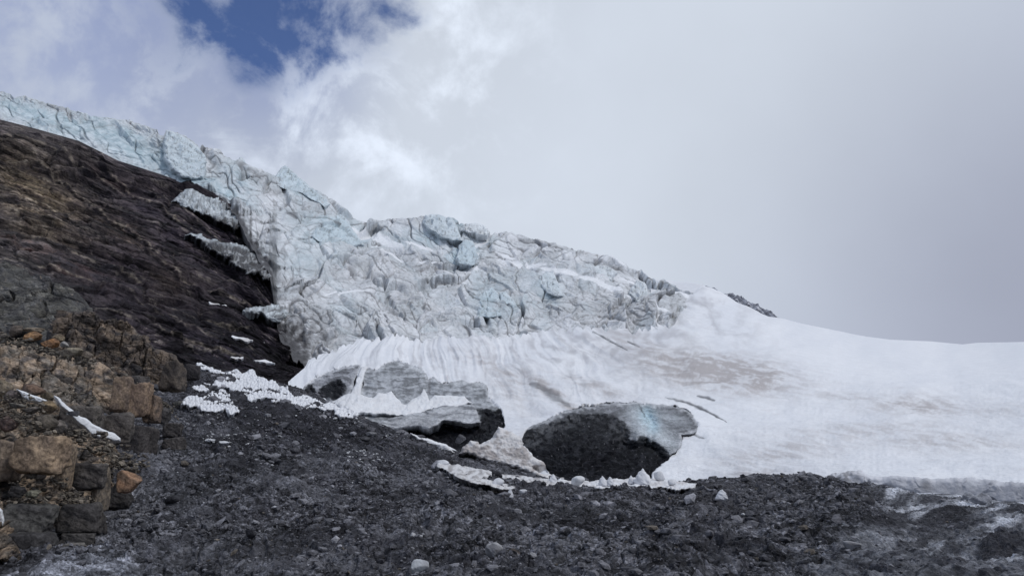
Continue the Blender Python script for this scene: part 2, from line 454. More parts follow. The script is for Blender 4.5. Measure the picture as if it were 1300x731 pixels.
def ground_disp(U, V, X, T):
    x, y = X[..., 0], X[..., 1]
    sa, sb = ice_streak(U, V)
    big = fbm(x / 3.2, y / 3.2, 3, 3) * 0.34 + .15 * ridged(x / 1.7, y / 1.3, 15, 2)
    dw = fbm(x * 1.1, y * 1.1, 4, 3) * .35
    f1, h1, t1, _ = worley(x * 1.3 + dw, y * 1.1 + dw, 5)
    f2, h2, t2, _ = worley(x * 3.1 + dw, y * 2.7 - dw, 6)
    f3, h3, t3, _ = worley(x * 7.5 + dw, y * 6.3, 7)
    r = ridged(x * 2.2, y * 1.5, 8, 5)
    lum = big + .13 * t1 + .09 * t2 - .03 * (1 - sstep(f2, 0, .15)) + .045 * t3 + .035 * r
    # steep crumbling bank under the cave
    bank = np.exp(-(((U - 760) / 190) ** 2 + ((V - 640) / 26) ** 2))
    lum = lum + bank * (.14 * ridged(x * .9 - y * .5, y * .5, 12, 4))
    # pits
    for (cx, cy, rx, ry, dp) in ((560, 680, 16, 5, .45), (535, 676, 10, 3, .3), (885, 720, 26, 5, .5), (730, 681, 18, 4, .4), (885, 683, 14, 4, .4), (488, 712, 22, 6, .35), (690, 675, 12, 4, .3), (858, 650, 14, 9, .4), (930, 690, 18, 4, .3)):
        lum = lum - dp * np.exp(-(((U - cx) / rx) ** 2 + ((V - cy) / ry) ** 2))
    calm = .22
    streak = .06 * ridged(x * .55 + fbm(x, y, 14, 2) * .3, y * .28, 13, 5) + big * .5 + .05 * t2 + .035 * t3 + .04 * r
    a = np.maximum(sa, sb * .9)
    d = lum * (1 - a) + (streak + lum * calm) * a
    # low dark mounds of the right foreground
    d = d + .11 * blobs(U, V, [(1212, 662, 24, 6, 1, 5), (1275, 694, 40, 7, 1.2, -12), (1075, 612, 30, 8, .5, 0), (1105, 665, 40, 8, .8, -10)])
    d = d - .16 * blobs(U, V, [(1150, 690, 70, 14, .7, 0), (1150, 655, 30, 6, .6, -12), (1235, 705, 20, 8, 1, 0), (1090, 622, 40, 5, .5, 0)])
    out = np.zeros(X.shape); out[..., 2] = d * np.clip(sstep(1.0 - T, 0.0, 0.02), .35, 1)
    return out
def ground_col(U, V, X, T):
    x, y = X[..., 0], X[..., 1]
    sa, sb = ice_streak(U, V)
    n = fbm(x * 2.4, y * 2.1, 21, 5); n2 = fbm(x * .5, y * .4, 22, 4)
    _, h, _, g = worley(U / 7.5 + .3 * n, V / 3.2 + .3 * n, 7)
    _, h2, _, _ = worley(U / 3.4, V / 1.7, 27)
    c = mix(C(.045, .045, .053), C(.140, .142, .160), sstep(.8 * n + .9 * n2, -.8, .9))
        # ground colour darker over the upper hollow
    dm = blobs(U, V, [(400, 545, 130, 34, 1, 12), (330, 520, 90, 24, 1, 5), (470, 560, 70, 18, .8, 8), (250, 500, 60, 24, .8, 30), (600, 566, 60, 14, .7, 10)])
    c = mix(c, C(.030, .030, .037) * (1 + .4 * n[..., None]), np.clip(dm * (1.1 + .5 * n), 0, .94))
    c = c * (1 - .48 * sstep(fbm(x / 2.6, y / 4.0, 24, 4), -.1, .6))[..., None]
    c = mix(c, C(.050, .048, .052), blobs(U, V, [(930, 640, 120, 20, .35, 0), (500, 660, 100, 20, .3, 5)]))
    # grey streaky ice
    st = ridged(x * .55 + .4 * n, y * .20, 31, 5)
    lay = sstep(fbm(U / 60 + V / 40, V / 7 + U / 60, 33, 5), -.45, .45)
    ic = mix(C(.075, .077, .088), C(.50, .52, .57), lay)
    patchy = blobs(U, V, [(1110, 632, 60, 14, 1, -8), (1165, 652, 50, 9, 1.1, 8), (1190, 700, 90, 7, 1, 8), (1150, 712, 60, 4, .7, 4), (1240, 645, 50, 9, .9, 4), (1280, 640, 60, 12, 1, 0), (1285, 676, 40, 8, .9, -10), (1170, 630, 70, 12, 1, 0), (1290, 715, 30, 8, .8, -20)])
    ic = mix(C(.055, .056, .066) * (1 + .4 * n[..., None]), ic, np.clip(patchy * (1.5 + .6 * n) + .22, 0, 1))
    dk = blobs(U, V, [(1212, 662, 30, 11, 1, 5), (1275, 694, 46, 10, 1, -12), (1130, 690, 90, 12, .5, 0), (1105, 667, 38, 9, .8, -8)])
    ic = mix(ic, C(.030, .030, .036), np.clip(dk * 1.3, 0, .95) * .95)
    c = mix(c, ic, sa)
    ib = mix(C(.10, .103, .118), C(.36, .375, .43), sstep(ridged(U / 70 + V / 25, V / 9 - U / 60, 35, 5) + .7 * blobs(U, V, [(85, 728, 60, 7, 1, -8)]), .15, 1.0))
    c = mix(c, ib, sb * .85)
    return c
ground, XG = strip("ground", M_ground, -200, 1480, 1250, ground_top, lambda x: 1080 + 0 * x, 820, Dg, ground_disp, ground_col, tail=(9, 4.0), vpow=0.42, smooth=False, **STR)

_at = ground.data.attributes["Col"]; _c = np.empty(len(_at.data) * 4, np.float32); _at.data.foreach_get("color", _c); _c = _c.reshape(XG.shape[0], XG.shape[1], 4)
_px, _py = (lambda v: (PW / 2 + F * v[..., 0] / (v[..., 1] * COS + v[..., 2] * SIN), PH / 2 - F * (-v[..., 1] * SIN + v[..., 2] * COS) / (v[..., 1] * COS + v[..., 2] * SIN)))(XG - np.array([0, 0, EYE]))
_a, _b = ice_streak(_px, _py); _c[..., 3] = 1 - .72 * np.maximum(_a, _b * .7)      # bare ice is smoother than the rubble on it
_at.data.foreach_set("color", _c.ravel())

# ------------------------------------------------------------------ snow field
Ds = TPS([(360, 490, 62), (380, 520, 52), (400, 470, 76), (430, 440, 88), (440, 520, 50), (460, 600, 42), (600, 640, 37), (900, 640, 35), (1300, 660, 25), (1460, 660, 25),
          (520, 470, 74), (560, 520, 54), (650, 540, 48), (650, 430, 112), (640, 480, 76), (750, 520, 54), (750, 460, 92), (800, 600, 40), (850, 418, 140), (862, 396, 178), (850, 356, 232), (860, 520, 56), (880, 562, 47),
          (960, 560, 46), (890, 362, 215), (940, 385, 215), (1000, 408, 215), (1000, 450, 130), (1000, 500, 78), (1000, 602, 36), (1130, 431, 230), (1130, 480, 110), (1130, 550, 52),
          (1220, 436, 240), (1300, 434, 210), (1300, 500, 90), (1300, 560, 48), (1300, 610, 30), (1150, 600, 33), (1460, 432, 200), (1460, 560, 46), (1100, 598, 34)])
snow_top_pts = [(366, 484), (374, 478), (385, 470), (392, 460), (400, 457), (412, 453), (425, 447), (440, 440), (455, 432), (470, 430), (500, 428), (530, 432), (560, 430), (590, 432), (620, 430), (650, 428),
                (680, 422), (710, 418), (740, 420), (780, 419), (820, 420), (848, 414), (858, 398), (866, 388), (876, 378), (884, 369), (890, 364), (905, 366), (915, 370), (940, 385), (975, 402), (1000, 408), (1050, 418), (1100, 427), (1130, 431), (1180, 433), (1222, 437), (1240, 435), (1300, 434), (1480, 431)]
stf = curve(snow_top_pts)
def snow_top(x):
    k = sstep(x, 380, 400) * (1 - sstep(x, 840, 870))
    sp = np.abs(perlin(x / 9.0, 0 * x + 3.3, 41)) ** 1.5 * 9 + perlin(x / 4.5, 0 * x + .4, 42) ** 2 * 5
    return stf(x) - 3 * k + sp * k * 1.2
snow_bot = curve([(366, 492), (400, 516), (440, 545), (480, 580), (560, 620), (650, 640), (1048, 640), (1300, 665), (1480, 668)])
CAVE_R = [(661, 567), (665, 552), (675, 540), (686, 537), (700, 529), (720, 520), (737, 518), (755, 516), (785, 511), (810, 511), (825, 512), (845, 514), (862, 517), (880, 527), (889, 540), (885, 546), (880, 551), (865, 552),
          (866, 560), (864, 568), (852, 577), (840, 592), (830, 601), (826, 612), (787, 616), (742, 615), (710, 610), (700, 603), (692, 590), (675, 577)]
CAVE_L = [(457, 499), (462, 487), (460, 475), (465, 466), (476, 470), (482, 466), (490, 461), (500, 459), (520, 463), (535, 467), (541, 474), (544, 482), (550, 478), (557, 485), (570, 486), (580, 483), (595, 486), (610, 485), (617, 489),
          (619, 497), (620, 505), (628, 513), (637, 520), (640, 532), (640, 542), (634, 545), (628, 556), (616, 562), (602, 573), (582, 576), (565, 566), (545, 558), (522, 551), (500, 548), (470, 552), (456, 545), (470, 535), (455, 524), (452, 510)]
CAVE_A = [(386, 490), (395, 484), (404, 479), (415, 473), (425, 469), (436, 466), (447, 464), (458, 463), (456, 470), (451, 480), (449, 490), (445, 501), (435, 507), (417, 510), (405, 506), (396, 501), (384, 495)]
def snow_holes(U, V):
    out = np.zeros(U.shape)
    for pl, g in ((CAVE_R, 2.0), (CAVE_L, 1.5), (CAVE_A, 1.0)):
        p = np.array(pl, float); m = (U > p[:, 0].min() - 6) & (U < p[:, 0].max() + 6) & (V > p[:, 1].min() - 6) & (V < p[:, 1].max() + 6)
        s, _ = poly_sd(U[m], V[m], fractal_poly(pl, .08, 3, 5))
        out[m] = np.maximum(out[m], sstep(s, .3, 3.0))
    return out
HOLE = {}
def Dsnow(U, V):
    D = Ds(U, V)
    hm = snow_holes(U, V); HOLE['m'] = hm
    return D + 9 * hm
def flow(U, V):
    """coordinate across the runnels: they fan down and to the right from the foot of the ice, then bend flat"""
    return np.arctan2(V - 285, U - 545), np.hypot(V - 285, U - 545)
def snow_disp(U, V, X, T):
    th, rr = flow(U, V); w = fbm(U / 120, V / 60, 51, 2)
    up = np.exp(-(np.maximum(V - stf(U), 0) / 75.0) ** 2) * (1 - sstep(U, 930, 1080))
    k = X[..., 1] / F
    wob = fbm(U / 34, V / 26, 57, 3); ga = sstep(fbm(U / 70, V / 40, 58, 2), -.5, .4)
    run = (ridged(th * 15 + w * .9 + .25 * wob, rr / 150, 52, 3) * 2.8 * (.35 + ga) + perlin(th * 31 + w + .5 * wob, rr / 60, 54) * .9) * (.25 + .75 * up) * (1 - .8 * sstep(U, 950, 1150)) + perlin(th * 9 + w, rr / 300, 53) * 2.5 * (1 - sstep(U, 950, 1150))
    soft = fbm(U / 150, V / 28, 55, 3) * 4.5 * sstep(V - stf(U), 5, 60) + fbm(U / 26, V / 6, 56, 4) * 1.3 * sstep(V - stf(U), 10, 80) + np.abs(perlin(U / 9, V / 2.6, 59)) * -.8 * sstep(V - stf(U), 20, 80)
    d = (run + soft) * k
    # crevasses open in the snow
    for pts, wd, dp in (([(844, 504), (870, 510), (890, 517), (910, 527), (923, 535)], 1.6, 14), ([(884, 502), (898, 504), (908, 507)], 1.6, 8), ([(878, 549), (895, 555)], 1.3, 8),
                    ([(752, 424), (770, 432), (785, 439), (797, 446)], 1.3, 12), ([(796, 433), (806, 438), (812, 441)], 1.2, 8), ([(835, 444), (860, 455), (872, 462)], 1.4, 5), 
                    ([(672, 488), (690, 496), (706, 505), (724, 513)], 3.5, 9), ([(600, 455), (625, 468), (650, 478)], 1.6, 4), ([(1060, 560), (1100, 562), (1150, 556), (1190, 547)], 1.8, 4), ([(945, 470), (1000, 486), (1060, 492)], 1.5, 3), ([(890, 455), (930, 478)], 1.5, 4)):
        for (ax, ay), (bx_, by) in zip(pts[:-1], pts[1:]):
            e = np.array([bx_ - ax, by - ay], float); t = np.clip(((U - ax) * e[0] + (V - ay) * e[1]) / (e @ e), 0, 1)
            q = np.hypot(U - ax - t * e[0], V - ay - t * e[1])
            d = d - 0 * d + np.where(q < wd * 4, -dp * k * np.exp(-(q / wd) ** 2) * .05, 0)
    d = d * (1 - HOLE['m'])
    return d
def snow_col(U, V, X, T):
    th, rr = flow(U, V); w = fbm(U / 60, V / 40, 61, 4)
    c = mix(C(.69, .71, .75), C(.745, .76, .79), sstep(w, -.6, .6))
    runs = sstep(ridged(th * 13 + .9 * w, rr / 110, 62, 3) + .35 * fbm(U / 18, V / 10, 63, 3), .25, 1.05)
    zone = np.exp(-((V - stf(U) - 25) / 50.0) ** 2) * (1 - sstep(U, 900, 1020)) * sstep(U, 380, 560)
    c = mix(c, C(.42, .42, .445), runs * .75 * np.clip(zone, 0, 1))
    dirt = blobs(U, V, [(905, 472, 95, 20, 1.1, 8), (1165, 515, 70, 13, .50, 2), (1100, 548, 120, 12, .32, -3), (990, 575, 90, 14, .40, -8), (840, 458, 70, 16, .6, 28), (640, 475, 60, 9, .45, 26), (700, 500, 45, 8, .8, 32),
                        (960, 600, 60, 10, .4, 0), (1200, 560, 100, 12, .38, 0), (1250, 520, 70, 8, .25, 0), (1080, 505, 60, 7, .3, 6), (650, 500, 40, 20, .30, 30), (760, 495, 60, 7, .45, 18)])
    tex = sstep(fbm(U / 30 + V / 30, V / 4.5 - U / 24, 64, 5) + .35 * fbm(U / 5, V / 2.5, 65, 3), -.55, .65)
    c = mix(c, C(.37, .345, .345), np.clip(dirt * (.42 + 1.35 * tex), 0, .92))
    line = sstep(fbm(U / 40, V / 4, 66, 5), .45, .8) * sstep(V - stf(U), 30, 90)
    c = mix(c, C(.55, .53, .55), line * .35)
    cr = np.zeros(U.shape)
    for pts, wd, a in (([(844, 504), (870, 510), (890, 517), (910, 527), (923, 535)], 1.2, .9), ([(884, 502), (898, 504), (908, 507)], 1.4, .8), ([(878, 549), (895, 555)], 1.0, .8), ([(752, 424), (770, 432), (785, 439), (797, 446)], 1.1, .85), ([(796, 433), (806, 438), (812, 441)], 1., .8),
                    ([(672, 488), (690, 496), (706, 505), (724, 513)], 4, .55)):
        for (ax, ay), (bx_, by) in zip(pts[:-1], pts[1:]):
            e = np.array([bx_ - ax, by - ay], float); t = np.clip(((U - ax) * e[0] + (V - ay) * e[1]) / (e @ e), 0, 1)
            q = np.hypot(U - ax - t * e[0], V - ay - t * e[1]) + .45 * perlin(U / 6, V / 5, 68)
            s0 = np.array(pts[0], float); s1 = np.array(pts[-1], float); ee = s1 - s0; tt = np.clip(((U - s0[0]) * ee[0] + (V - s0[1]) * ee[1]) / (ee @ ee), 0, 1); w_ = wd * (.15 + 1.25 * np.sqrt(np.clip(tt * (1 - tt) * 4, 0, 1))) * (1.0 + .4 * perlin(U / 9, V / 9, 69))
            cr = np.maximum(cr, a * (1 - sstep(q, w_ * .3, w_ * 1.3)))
    c = mix(c, C(.045, .05, .06), cr)                       # shade of the crevasse openings painted into the snow colour
    lo = blobs(U, V, [(640, 570, 45, 22, .8, 10), (620, 560, 30, 12, .5, 0)])
    c = mix(c, C(.44, .41, .40), np.clip(lo * sstep(fbm(U / 14, V / 8, 67, 4), -.6, .5), 0, .8))
    return c
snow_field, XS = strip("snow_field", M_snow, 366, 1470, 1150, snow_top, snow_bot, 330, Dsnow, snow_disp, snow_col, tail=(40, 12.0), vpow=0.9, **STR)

strip("snow_shoulder", M_snow, 826, 905, 150, lambda x: np.interp(x, [826, 832, 842, 860, 875, 890, 905], [357, 355, 354, 356.5, 359, 361.5, 366]), lambda x: 424 + 0 * x, 120, lambda U, V: Ds(U, V) + .9,
      lambda U, V, X, T: fbm(U / 40, V / 14, 57, 3) * .3, lambda U, V, X, T: mix(C(.72, .735, .765), C(.68, .69, .72), sstep(fbm(U / 20, V / 10, 58, 3), -.5, .5)), tail=(30, 10.0), **STR)

# ------------------------------------------------------------------ icefall
Di = TPS([(-100, 110, 150), (0, 116, 150), (0, 150, 132.5), (-100, 140, 132), (100, 180, 137), (100, 143, 152), (200, 166, 156), (200, 218, 142), (245, 236, 141), (245, 178, 158), (300, 206, 168), (300, 275, 128),
          (362, 215, 195), (330, 350, 104), (350, 360, 102), (360, 300, 130), (385, 455, 88), (350, 410, 92), (400, 400, 100), (420, 250, 190), (470, 278, 205), (430, 450, 92), (460, 340, 140),
          (545, 273, 205), (550, 340, 160), (500, 430, 100), (560, 432, 108), (650, 432, 118), (640, 300, 205), (640, 360, 165), (740, 320, 215), (740, 425, 132), (740, 370, 175), (800, 340, 225), (850, 418, 142), (850, 395, 172), (875, 385, 196), (860, 360, 212), (890, 370, 212), (800, 425, 138)])
ice_top0 = curve([(-110, 98), (-40, 108), (0, 116), (12, 118), (18, 123), (30, 122), (50, 128), (60, 131), (85, 138), (100, 142), (120, 147), (150, 152), (165, 153), (195, 163), (200, 165), (203, 173), (208, 173), (211, 166), (225, 168), (240, 175), (250, 182),
                   (254, 188), (257, 183), (266, 187), (275, 192), (284, 202), (298, 207), (310, 208), (330, 213), (345, 221), (352, 224), (380, 228), (395, 238), (410, 248), (430, 261), (450, 277), (465, 281), (480, 281), (492, 279),
                   (503, 279), (530, 276), (537, 273), (556, 273), (558, 275), (575, 277), (581, 281), (583, 284), (600, 284), (612, 286), (624, 296), (630, 292), (650, 296), (680, 305), (720, 313), (760, 322), (790, 333), (800, 338), (815, 341), (825, 350), (834, 354),
                   (842, 354), (860, 363), (875, 372), (886, 378), (890, 382)])
def ice_top(x):
    k = sstep(x, -100, -60)
    return ice_top0(x) + (perlin(x / 7, 0 * x, 81) * 1.6 + perlin(x / 2.6, 0 * x + 5, 82) * .8) * k
ice_bot0 = curve([(-110, 140), (-40, 148), (0, 164), (40, 173), (100, 191), (125, 203), (150, 216), (200, 232), (235, 242), (250, 245), (270, 252), (285, 262), (298, 272), (305, 284), (312, 300), (322, 318), (334, 338), (342, 350), (346, 366), (349, 390), (352, 415), (357, 436), (365, 450), (380, 460), (390, 467),
                   (400, 470), (430, 460), (460, 448), (500, 444), (700, 440), (850, 425), (862, 400), (876, 390), (886, 382), (892, 384)])
def ice_bot(x): return ice_bot0(x) + (perlin(x / 9, 0 * x, 84) * 2.0 + perlin(x / 4, 0 * x + .5, 85) * (.8 + 4.0 * sstep(x, 248, 262))) * (1 - sstep(x, 385, 400))
snow_ledges = [(475, 299, 26, 6, 1, 22), (452, 290, 16, 5, 1, 30), (497, 309, 20, 3.5, 1, 12), (498, 328, 22, 3, 1, 10), (440, 375, 34, 2, 1, 2), (610, 305, 22, 5, 1, -35), (600, 318, 16, 6, .9, 50), (530, 309, 26, 3.5, .9, 8), (595, 341, 16, 5, 1, 22), (508, 330, 12, 3, .8, 0),
               (665, 333, 40, 4, .8, 10), (710, 346, 35, 2.6, 1, 14), (755, 360, 30, 2.6, 1, 18), (790, 372, 30, 2.6, 1, 22), (780, 332, 20, 3, 1, 20), (805, 356, 20, 2.4, .8, 18), (640, 322, 20, 3, .8, 20), (860, 372, 30, 4, .8, 30), (545, 330, 26, 2, .7, 0), (635, 293, 10, 3, .7, 0), (842, 395, 16, 3, .8, 20)]
def ice_fields(U, V):
    key = (U.shape, float(U.flat[0]), float(V.flat[-1]))
    if HOLE.get('k') == key: return HOLE['v']
    w1 = fbm(U / 80, V / 50, 91, 2); w2 = fbm(U / 30, V / 20, 92, 2)
    sh = .45                                            # the ice steps down to the right
    a = U; b = V - sh * (U - 400) * .9
    A = worley(U / 70 + w1 * .8, (V - .22 * U) / 36 + w1 * .6, 93)
    B = worley(U / 26 + w1 * .6 + V / 60, (V - .35 * U) / 15 + w1 * .5, 94)
    Cw = worley(U / 10 + w2 * .3 + V / 30, (V - .3 * U) / 5.5 + w2 * .3, 95)
    Dw = worley(U / 4.2 + V / 9, (V - .2 * U) / 2.4, 96)
    HOLE['k'] = key; HOLE['v'] = (w1, w2, A, B, Cw, Dw)
    return HOLE['v']
def long_cracks(U, V, w1, w2):
    a = (U * .62 - V * .78); b = (U * .78 + V * .62)
    gate1 = sstep(fbm(U / 60, V / 40, 105, 2), -.35, .15); gate2 = sstep(fbm(U / 50, V / 30, 106, 2), -.25, .25)
    q1 = np.abs(perlin(a / 17 + .35 * w2, b / 110 + w1 * .4, 107)); q2 = np.abs(perlin((V - .22 * U) / 12 + .3 * w2, U / 90 + w1 * .3, 108)); q3 = np.abs(perlin(a / 7 + .3 * w2, b / 34, 109))
    return (1 - sstep(q1, .0, .075)) * gate1, (1 - sstep(q2, .0, .085)) * gate2, (1 - sstep(q3, 0, .10)) * (1 - gate2 * .5)
def ice_masks(U, V):
    strip_ = 1 - sstep(U, 235, 300)                      # the thin upper left tongue, smoother
    blue_big = blobs(U, V, [(215, 205, 28, 16, 1.2, 30), (250, 228, 36, 14, 1.2, 20), (160, 182, 80, 18, 1.0, 25), (60, 150, 90, 13, .9, 18), (290, 245, 30, 12, .9, 20), (375, 232, 34, 16, .9, 38), (420, 285, 50, 18, .9, 15), (385, 330, 40, 20, .5, 0), (415, 300, 30, 12, .9, 0),
                             (620, 378, 22, 22, .9, 50), (590, 318, 16, 26, .9, 60), (655, 390, 14, 20, .8, 60), (540, 298, 30, 10, .8, 0), (700, 365, 22, 18, .6, 60), (580, 280, 20, 12, .8, 0), (300, 225, 25, 14, .7, 30), (455, 300, 20, 10, .7, 20), (440, 395, 26, 14, .3, 0)])
    dirty = blobs(U, V, [(372, 425, 30, 34, 1.2, 20), (398, 425, 26, 30, 1, 0), (340, 330, 14, 30, .8, -35), (345, 380, 30, 12, .8, -5), (365, 360, 24, 14, .8, 10), (560, 275, 18, 7, .9, 5), (600, 290, 14, 8, .8, 40), (555, 335, 46, 9, .7, 4), (800, 395, 60, 16, .75, 12), (720, 395, 60, 16, .45, 10),
                          (480, 360, 70, 16, .35, 12), (520, 395, 60, 14, .3, 0), (75, 140, 26, 4, .9, 16), (165, 162, 8, 8, .5, 0), (220, 185, 28, 12, .7, 30), (330, 235, 34, 8, .5, 20), (395, 262, 30, 8, .5, 30), (510, 385, 40, 8, .5, 10), (640, 375, 40, 16, .4, 40), (860, 375, 26, 10, .6, 30), (500, 340, 50, 8, .4, 5), (700, 305, 60, 5, .35, 12)])
    sn = blobs(U, V, snow_ledges)
    return strip_, blue_big, dirty, sn
def ice_relief(U, V, k):
    w1, w2, A, B, Cw, Dw = ice_fields(U, V)
    st, bl, dr, sn = ice_masks(U, V)
    big = 1 - .50 * st
    smooth = np.clip(1 - .75 * bl, .2, 1) * (.35 + .65 * sstep(fbm(U / 55, V / 32, 104, 2), -.35, .25)) * (1 - .92 * sstep(sn, .35, .7))
    d = big * (A[2] * 20 + (A[1] - .5) * 10) + smooth * (B[2] * 9.5 + (B[1] - .5) * 5.0) * (1 - .4 * st) + smooth * (Cw[2] * 1.7 + (Cw[1] - .5) * .9) + smooth * (Dw[2] * .7 + (Dw[1] - .5) * .4)
    crack = 6 * big * (1 - sstep(A[0], .02, .16)) * sstep(w2 + .3, -.3, .6) + 2.6 * (1 - sstep(B[0], .02, .18)) * smooth + .8 * (1 - sstep(Cw[0], .02, .22)) * smooth
    d = d - crack * (1 - .8 * sstep(sn, .3, .6))
    L1, L2, L3 = long_cracks(U, V, w1, w2)
    d = d + fbm(U / 14, V / 9, 97, 4) * .45 * smooth + 5 * w1 * big - (4.0 * L1 + 2.6 * L2 + .8 * L3) * (1 - .8 * sstep(sn, .3, .6))
    return d * k
def ice_disp(U, V, X, T):
    k = X[..., 1] / F
    e = sstep(T, 0, .05) * sstep(1 - T, 0, .05)
    d = ice_relief(U, V, k) * (.25 + .75 * e) * (1 - (1 - sstep(U, 380, 402)) * (1 - sstep(T, .02, .25)) * .8)
    out = np.zeros(X.shape); Nn = normals(X)
    vx = Nn * .55 + np.array([0, -.45, 0.05])
    left = 1 - sstep(U, 380, 402)                       # where the ice ends on rock the margin curls back
    roll = (1 - sstep(T, 0, .08)) ** 2 * left * 2.2
    return vx * d[..., None] 
def ice_color(U, V):
    w1, w2, A, B, Cw, Dw = ice_fields(U, V)
    st, bl, dr, sn = ice_masks(U, V)
    fine_ = .25 + .75 * sstep(fbm(U / 55, V / 32, 104, 2), -.35, .25)
    n = fbm(U / 10, V / 6, 98, 5)
    grey = mix(C(.57, .595, .62), C(.73, .75, .78), sstep(w2 + .5 * n, -.6, .6))
    blue = mix(C(.39, .495, .545), C(.57, .66, .705), sstep(n, -.5, .5))
    bmask = np.clip(bl * 1.1 + .25 * sstep(B[3], .6, .9) + .15 * st, 0, 1)
    c = mix(grey, blue, bmask)
    # silt lines in the seams and fine specks of grit
    seam = np.maximum(.75 * (1 - sstep(A[0], .01, .06)) * sstep(w2, -.3, .4), np.maximum(.62 * (1 - sstep(B[0], .01, .07)) * sstep(n + w2, -.3, .5), .5 * (1 - sstep(Cw[0], .0, .13)) * sstep(n, .0, .7) * fine_))
    L1, L2, L3 = long_cracks(U, V, w1, w2)
    seam = np.maximum(seam * .9, np.maximum(.85 * L1, np.maximum(.8 * L2, .5 * L3 * fine_)))
    c = mix(c, C(.10, .10, .11), np.clip(seam * (1 - .45 * st), 0, .9))
    sp = sstep(fbm(U / 4.2, V / 2.6, 99, 4) + .35 * fbm(U / 30, V / 5, 100, 3), .1, .75)
    amt = np.clip(.30 + 1.0 * dr - .35 * bl, 0.05, 1)
    rim_ = np.exp(-((V - ice_top0(U) - 3) / 3.0) ** 2) * sstep(w2 + .5 * n, -.3, .5)
    amt = np.clip(amt + .6 * rim_, 0, 1)
    c = mix(c, C(.17, .165, .165), np.clip(sp * amt, 0, .88))
    ly = sstep(np.abs(perlin(U / 130 + .3 * w1, (V - .12 * U) / 2.6 + .6 * w2, 115)), .0, .16); c = mix(c, C(.26, .26, .265), (1 - ly) * np.clip(.22 + .6 * dr, 0, .6) * (1 - .5 * bl))
    c = mix(c, C(.27, .27, .28), np.clip(dr * .62 * sstep(n, -.8, .4), 0, .7))
    dk = blobs(U, V, [(362, 430, 20, 26, 1.1, -30), (385, 450, 20, 10, 1, 10), (345, 350, 10, 22, 1, -40), (322, 318, 10, 18, .9, -40), (405, 420, 8, 22, .8, -20), (375, 372, 16, 5, .7, 0), (432, 437, 4, 6, 1, 0), (360, 372, 12, 6, .6, 0)])
    c = mix(c, C(.09, .09, .095), np.clip(dk * sstep(n + .4 * w2, -.5, .7), 0, .8))
    c = mix(c, C(.80, .82, .85), sstep(sn + .18 * n, .42, .6) * .95)
    return c
def ice_col(U, V, X, T):
    c = ice_color(U, V); n = fbm(U / 9, V / 7, 114, 4)
    m = (1 - sstep(T + .14 * n, .04, .26)) * sstep(U, 248, 265) * (1 - sstep(U, 385, 400))
    return mix(c, C(.045, .043, .047), np.clip(m, 0, .94))           # the margin is caked in debris
icefall, XI = strip("icefall", M_ice, -110, 892, 1200, ice_top, ice_bot, 420, Di, ice_disp, ice_col, tail=(30, 14.0), head=7.0, smooth=True, **STR)

# far ice crest above the snow shoulder
far_top = curve([(868, 366), (880, 361), (898, 362), (908, 366), (915, 373), (925, 372), (940, 375), (950, 382), (962, 386), (970, 392), (980, 396), (992, 406), (1000, 412)])
far_bot = curve([(868, 372), (892, 372), (930, 392), (1000, 420)])
def far_disp(U, V, X, T):
    w = fbm(U / 12, V / 9, 110, 3)
    a = worley(U / 13 + w, (V - .6 * U) / 4.5 + w, 111)
    return (a[2] * 5 + (a[1] - .5) * 3 - 3 * (1 - sstep(a[0], 0, .2)) + w * 3) * X[..., 1] / F
def far_col(U, V, X, T):
    n = fbm(U / 6, V / 3, 112, 4)
    return mix(C(.58, .59, .63), C(.36, .36, .39), sstep(n, -.3, .6))
strip("ice_crest", M_ice, 868, 1000, 260, lambda x: far_top(x) + perlin(x / 4, 0 * x, 113) * 1.0, far_bot, 90, lambda U, V: 262 + 0 * U, far_disp, far_col, tail=(20, 10.0), **STR)

# ------------------------------------------------------------------ rock slope under the glacier
Dr = TPS([(-120, 140, 130), (0, 153, 129.5), (100, 180, 134.5), (200, 222, 139.5), (245, 238, 141.5), (0, 250, 96), (100, 280, 100), (0, 330, 66), (100, 370, 64), (200, 300, 104), (300, 290, 128), (350, 360, 108), (390, 450, 95), (440, 470, 92),
          (200, 440, 62), (250, 470, 60), (300, 480, 60), (380, 486, 72), (300, 400, 84), (-120, 330, 66), (-120, 480, 45), (0, 480, 46), (420, 400, 112), (150, 520, 46), (420, 500, 74)])
rock_top = curve([(-120, 134), (-40, 145), (0, 152), (40, 162), (100, 179), (150, 204), (200, 220), (245, 236), (275, 252), (300, 268), (318, 292), (345, 350), (375, 395), (400, 430), (440, 455)])
rock_bot = curve([(-120, 500), (0, 500), (130, 500), (240, 490), (300, 492), (380, 505), (440, 530)])
def bed(U, V):
    T = rock_top(U); B = curve([(-120, 430), (0, 430), (120, 452), (240, 470), (300, 480), (380, 484), (440, 486)])(U)
    return (V - T) / np.maximum(B - T, 30) * 300.0
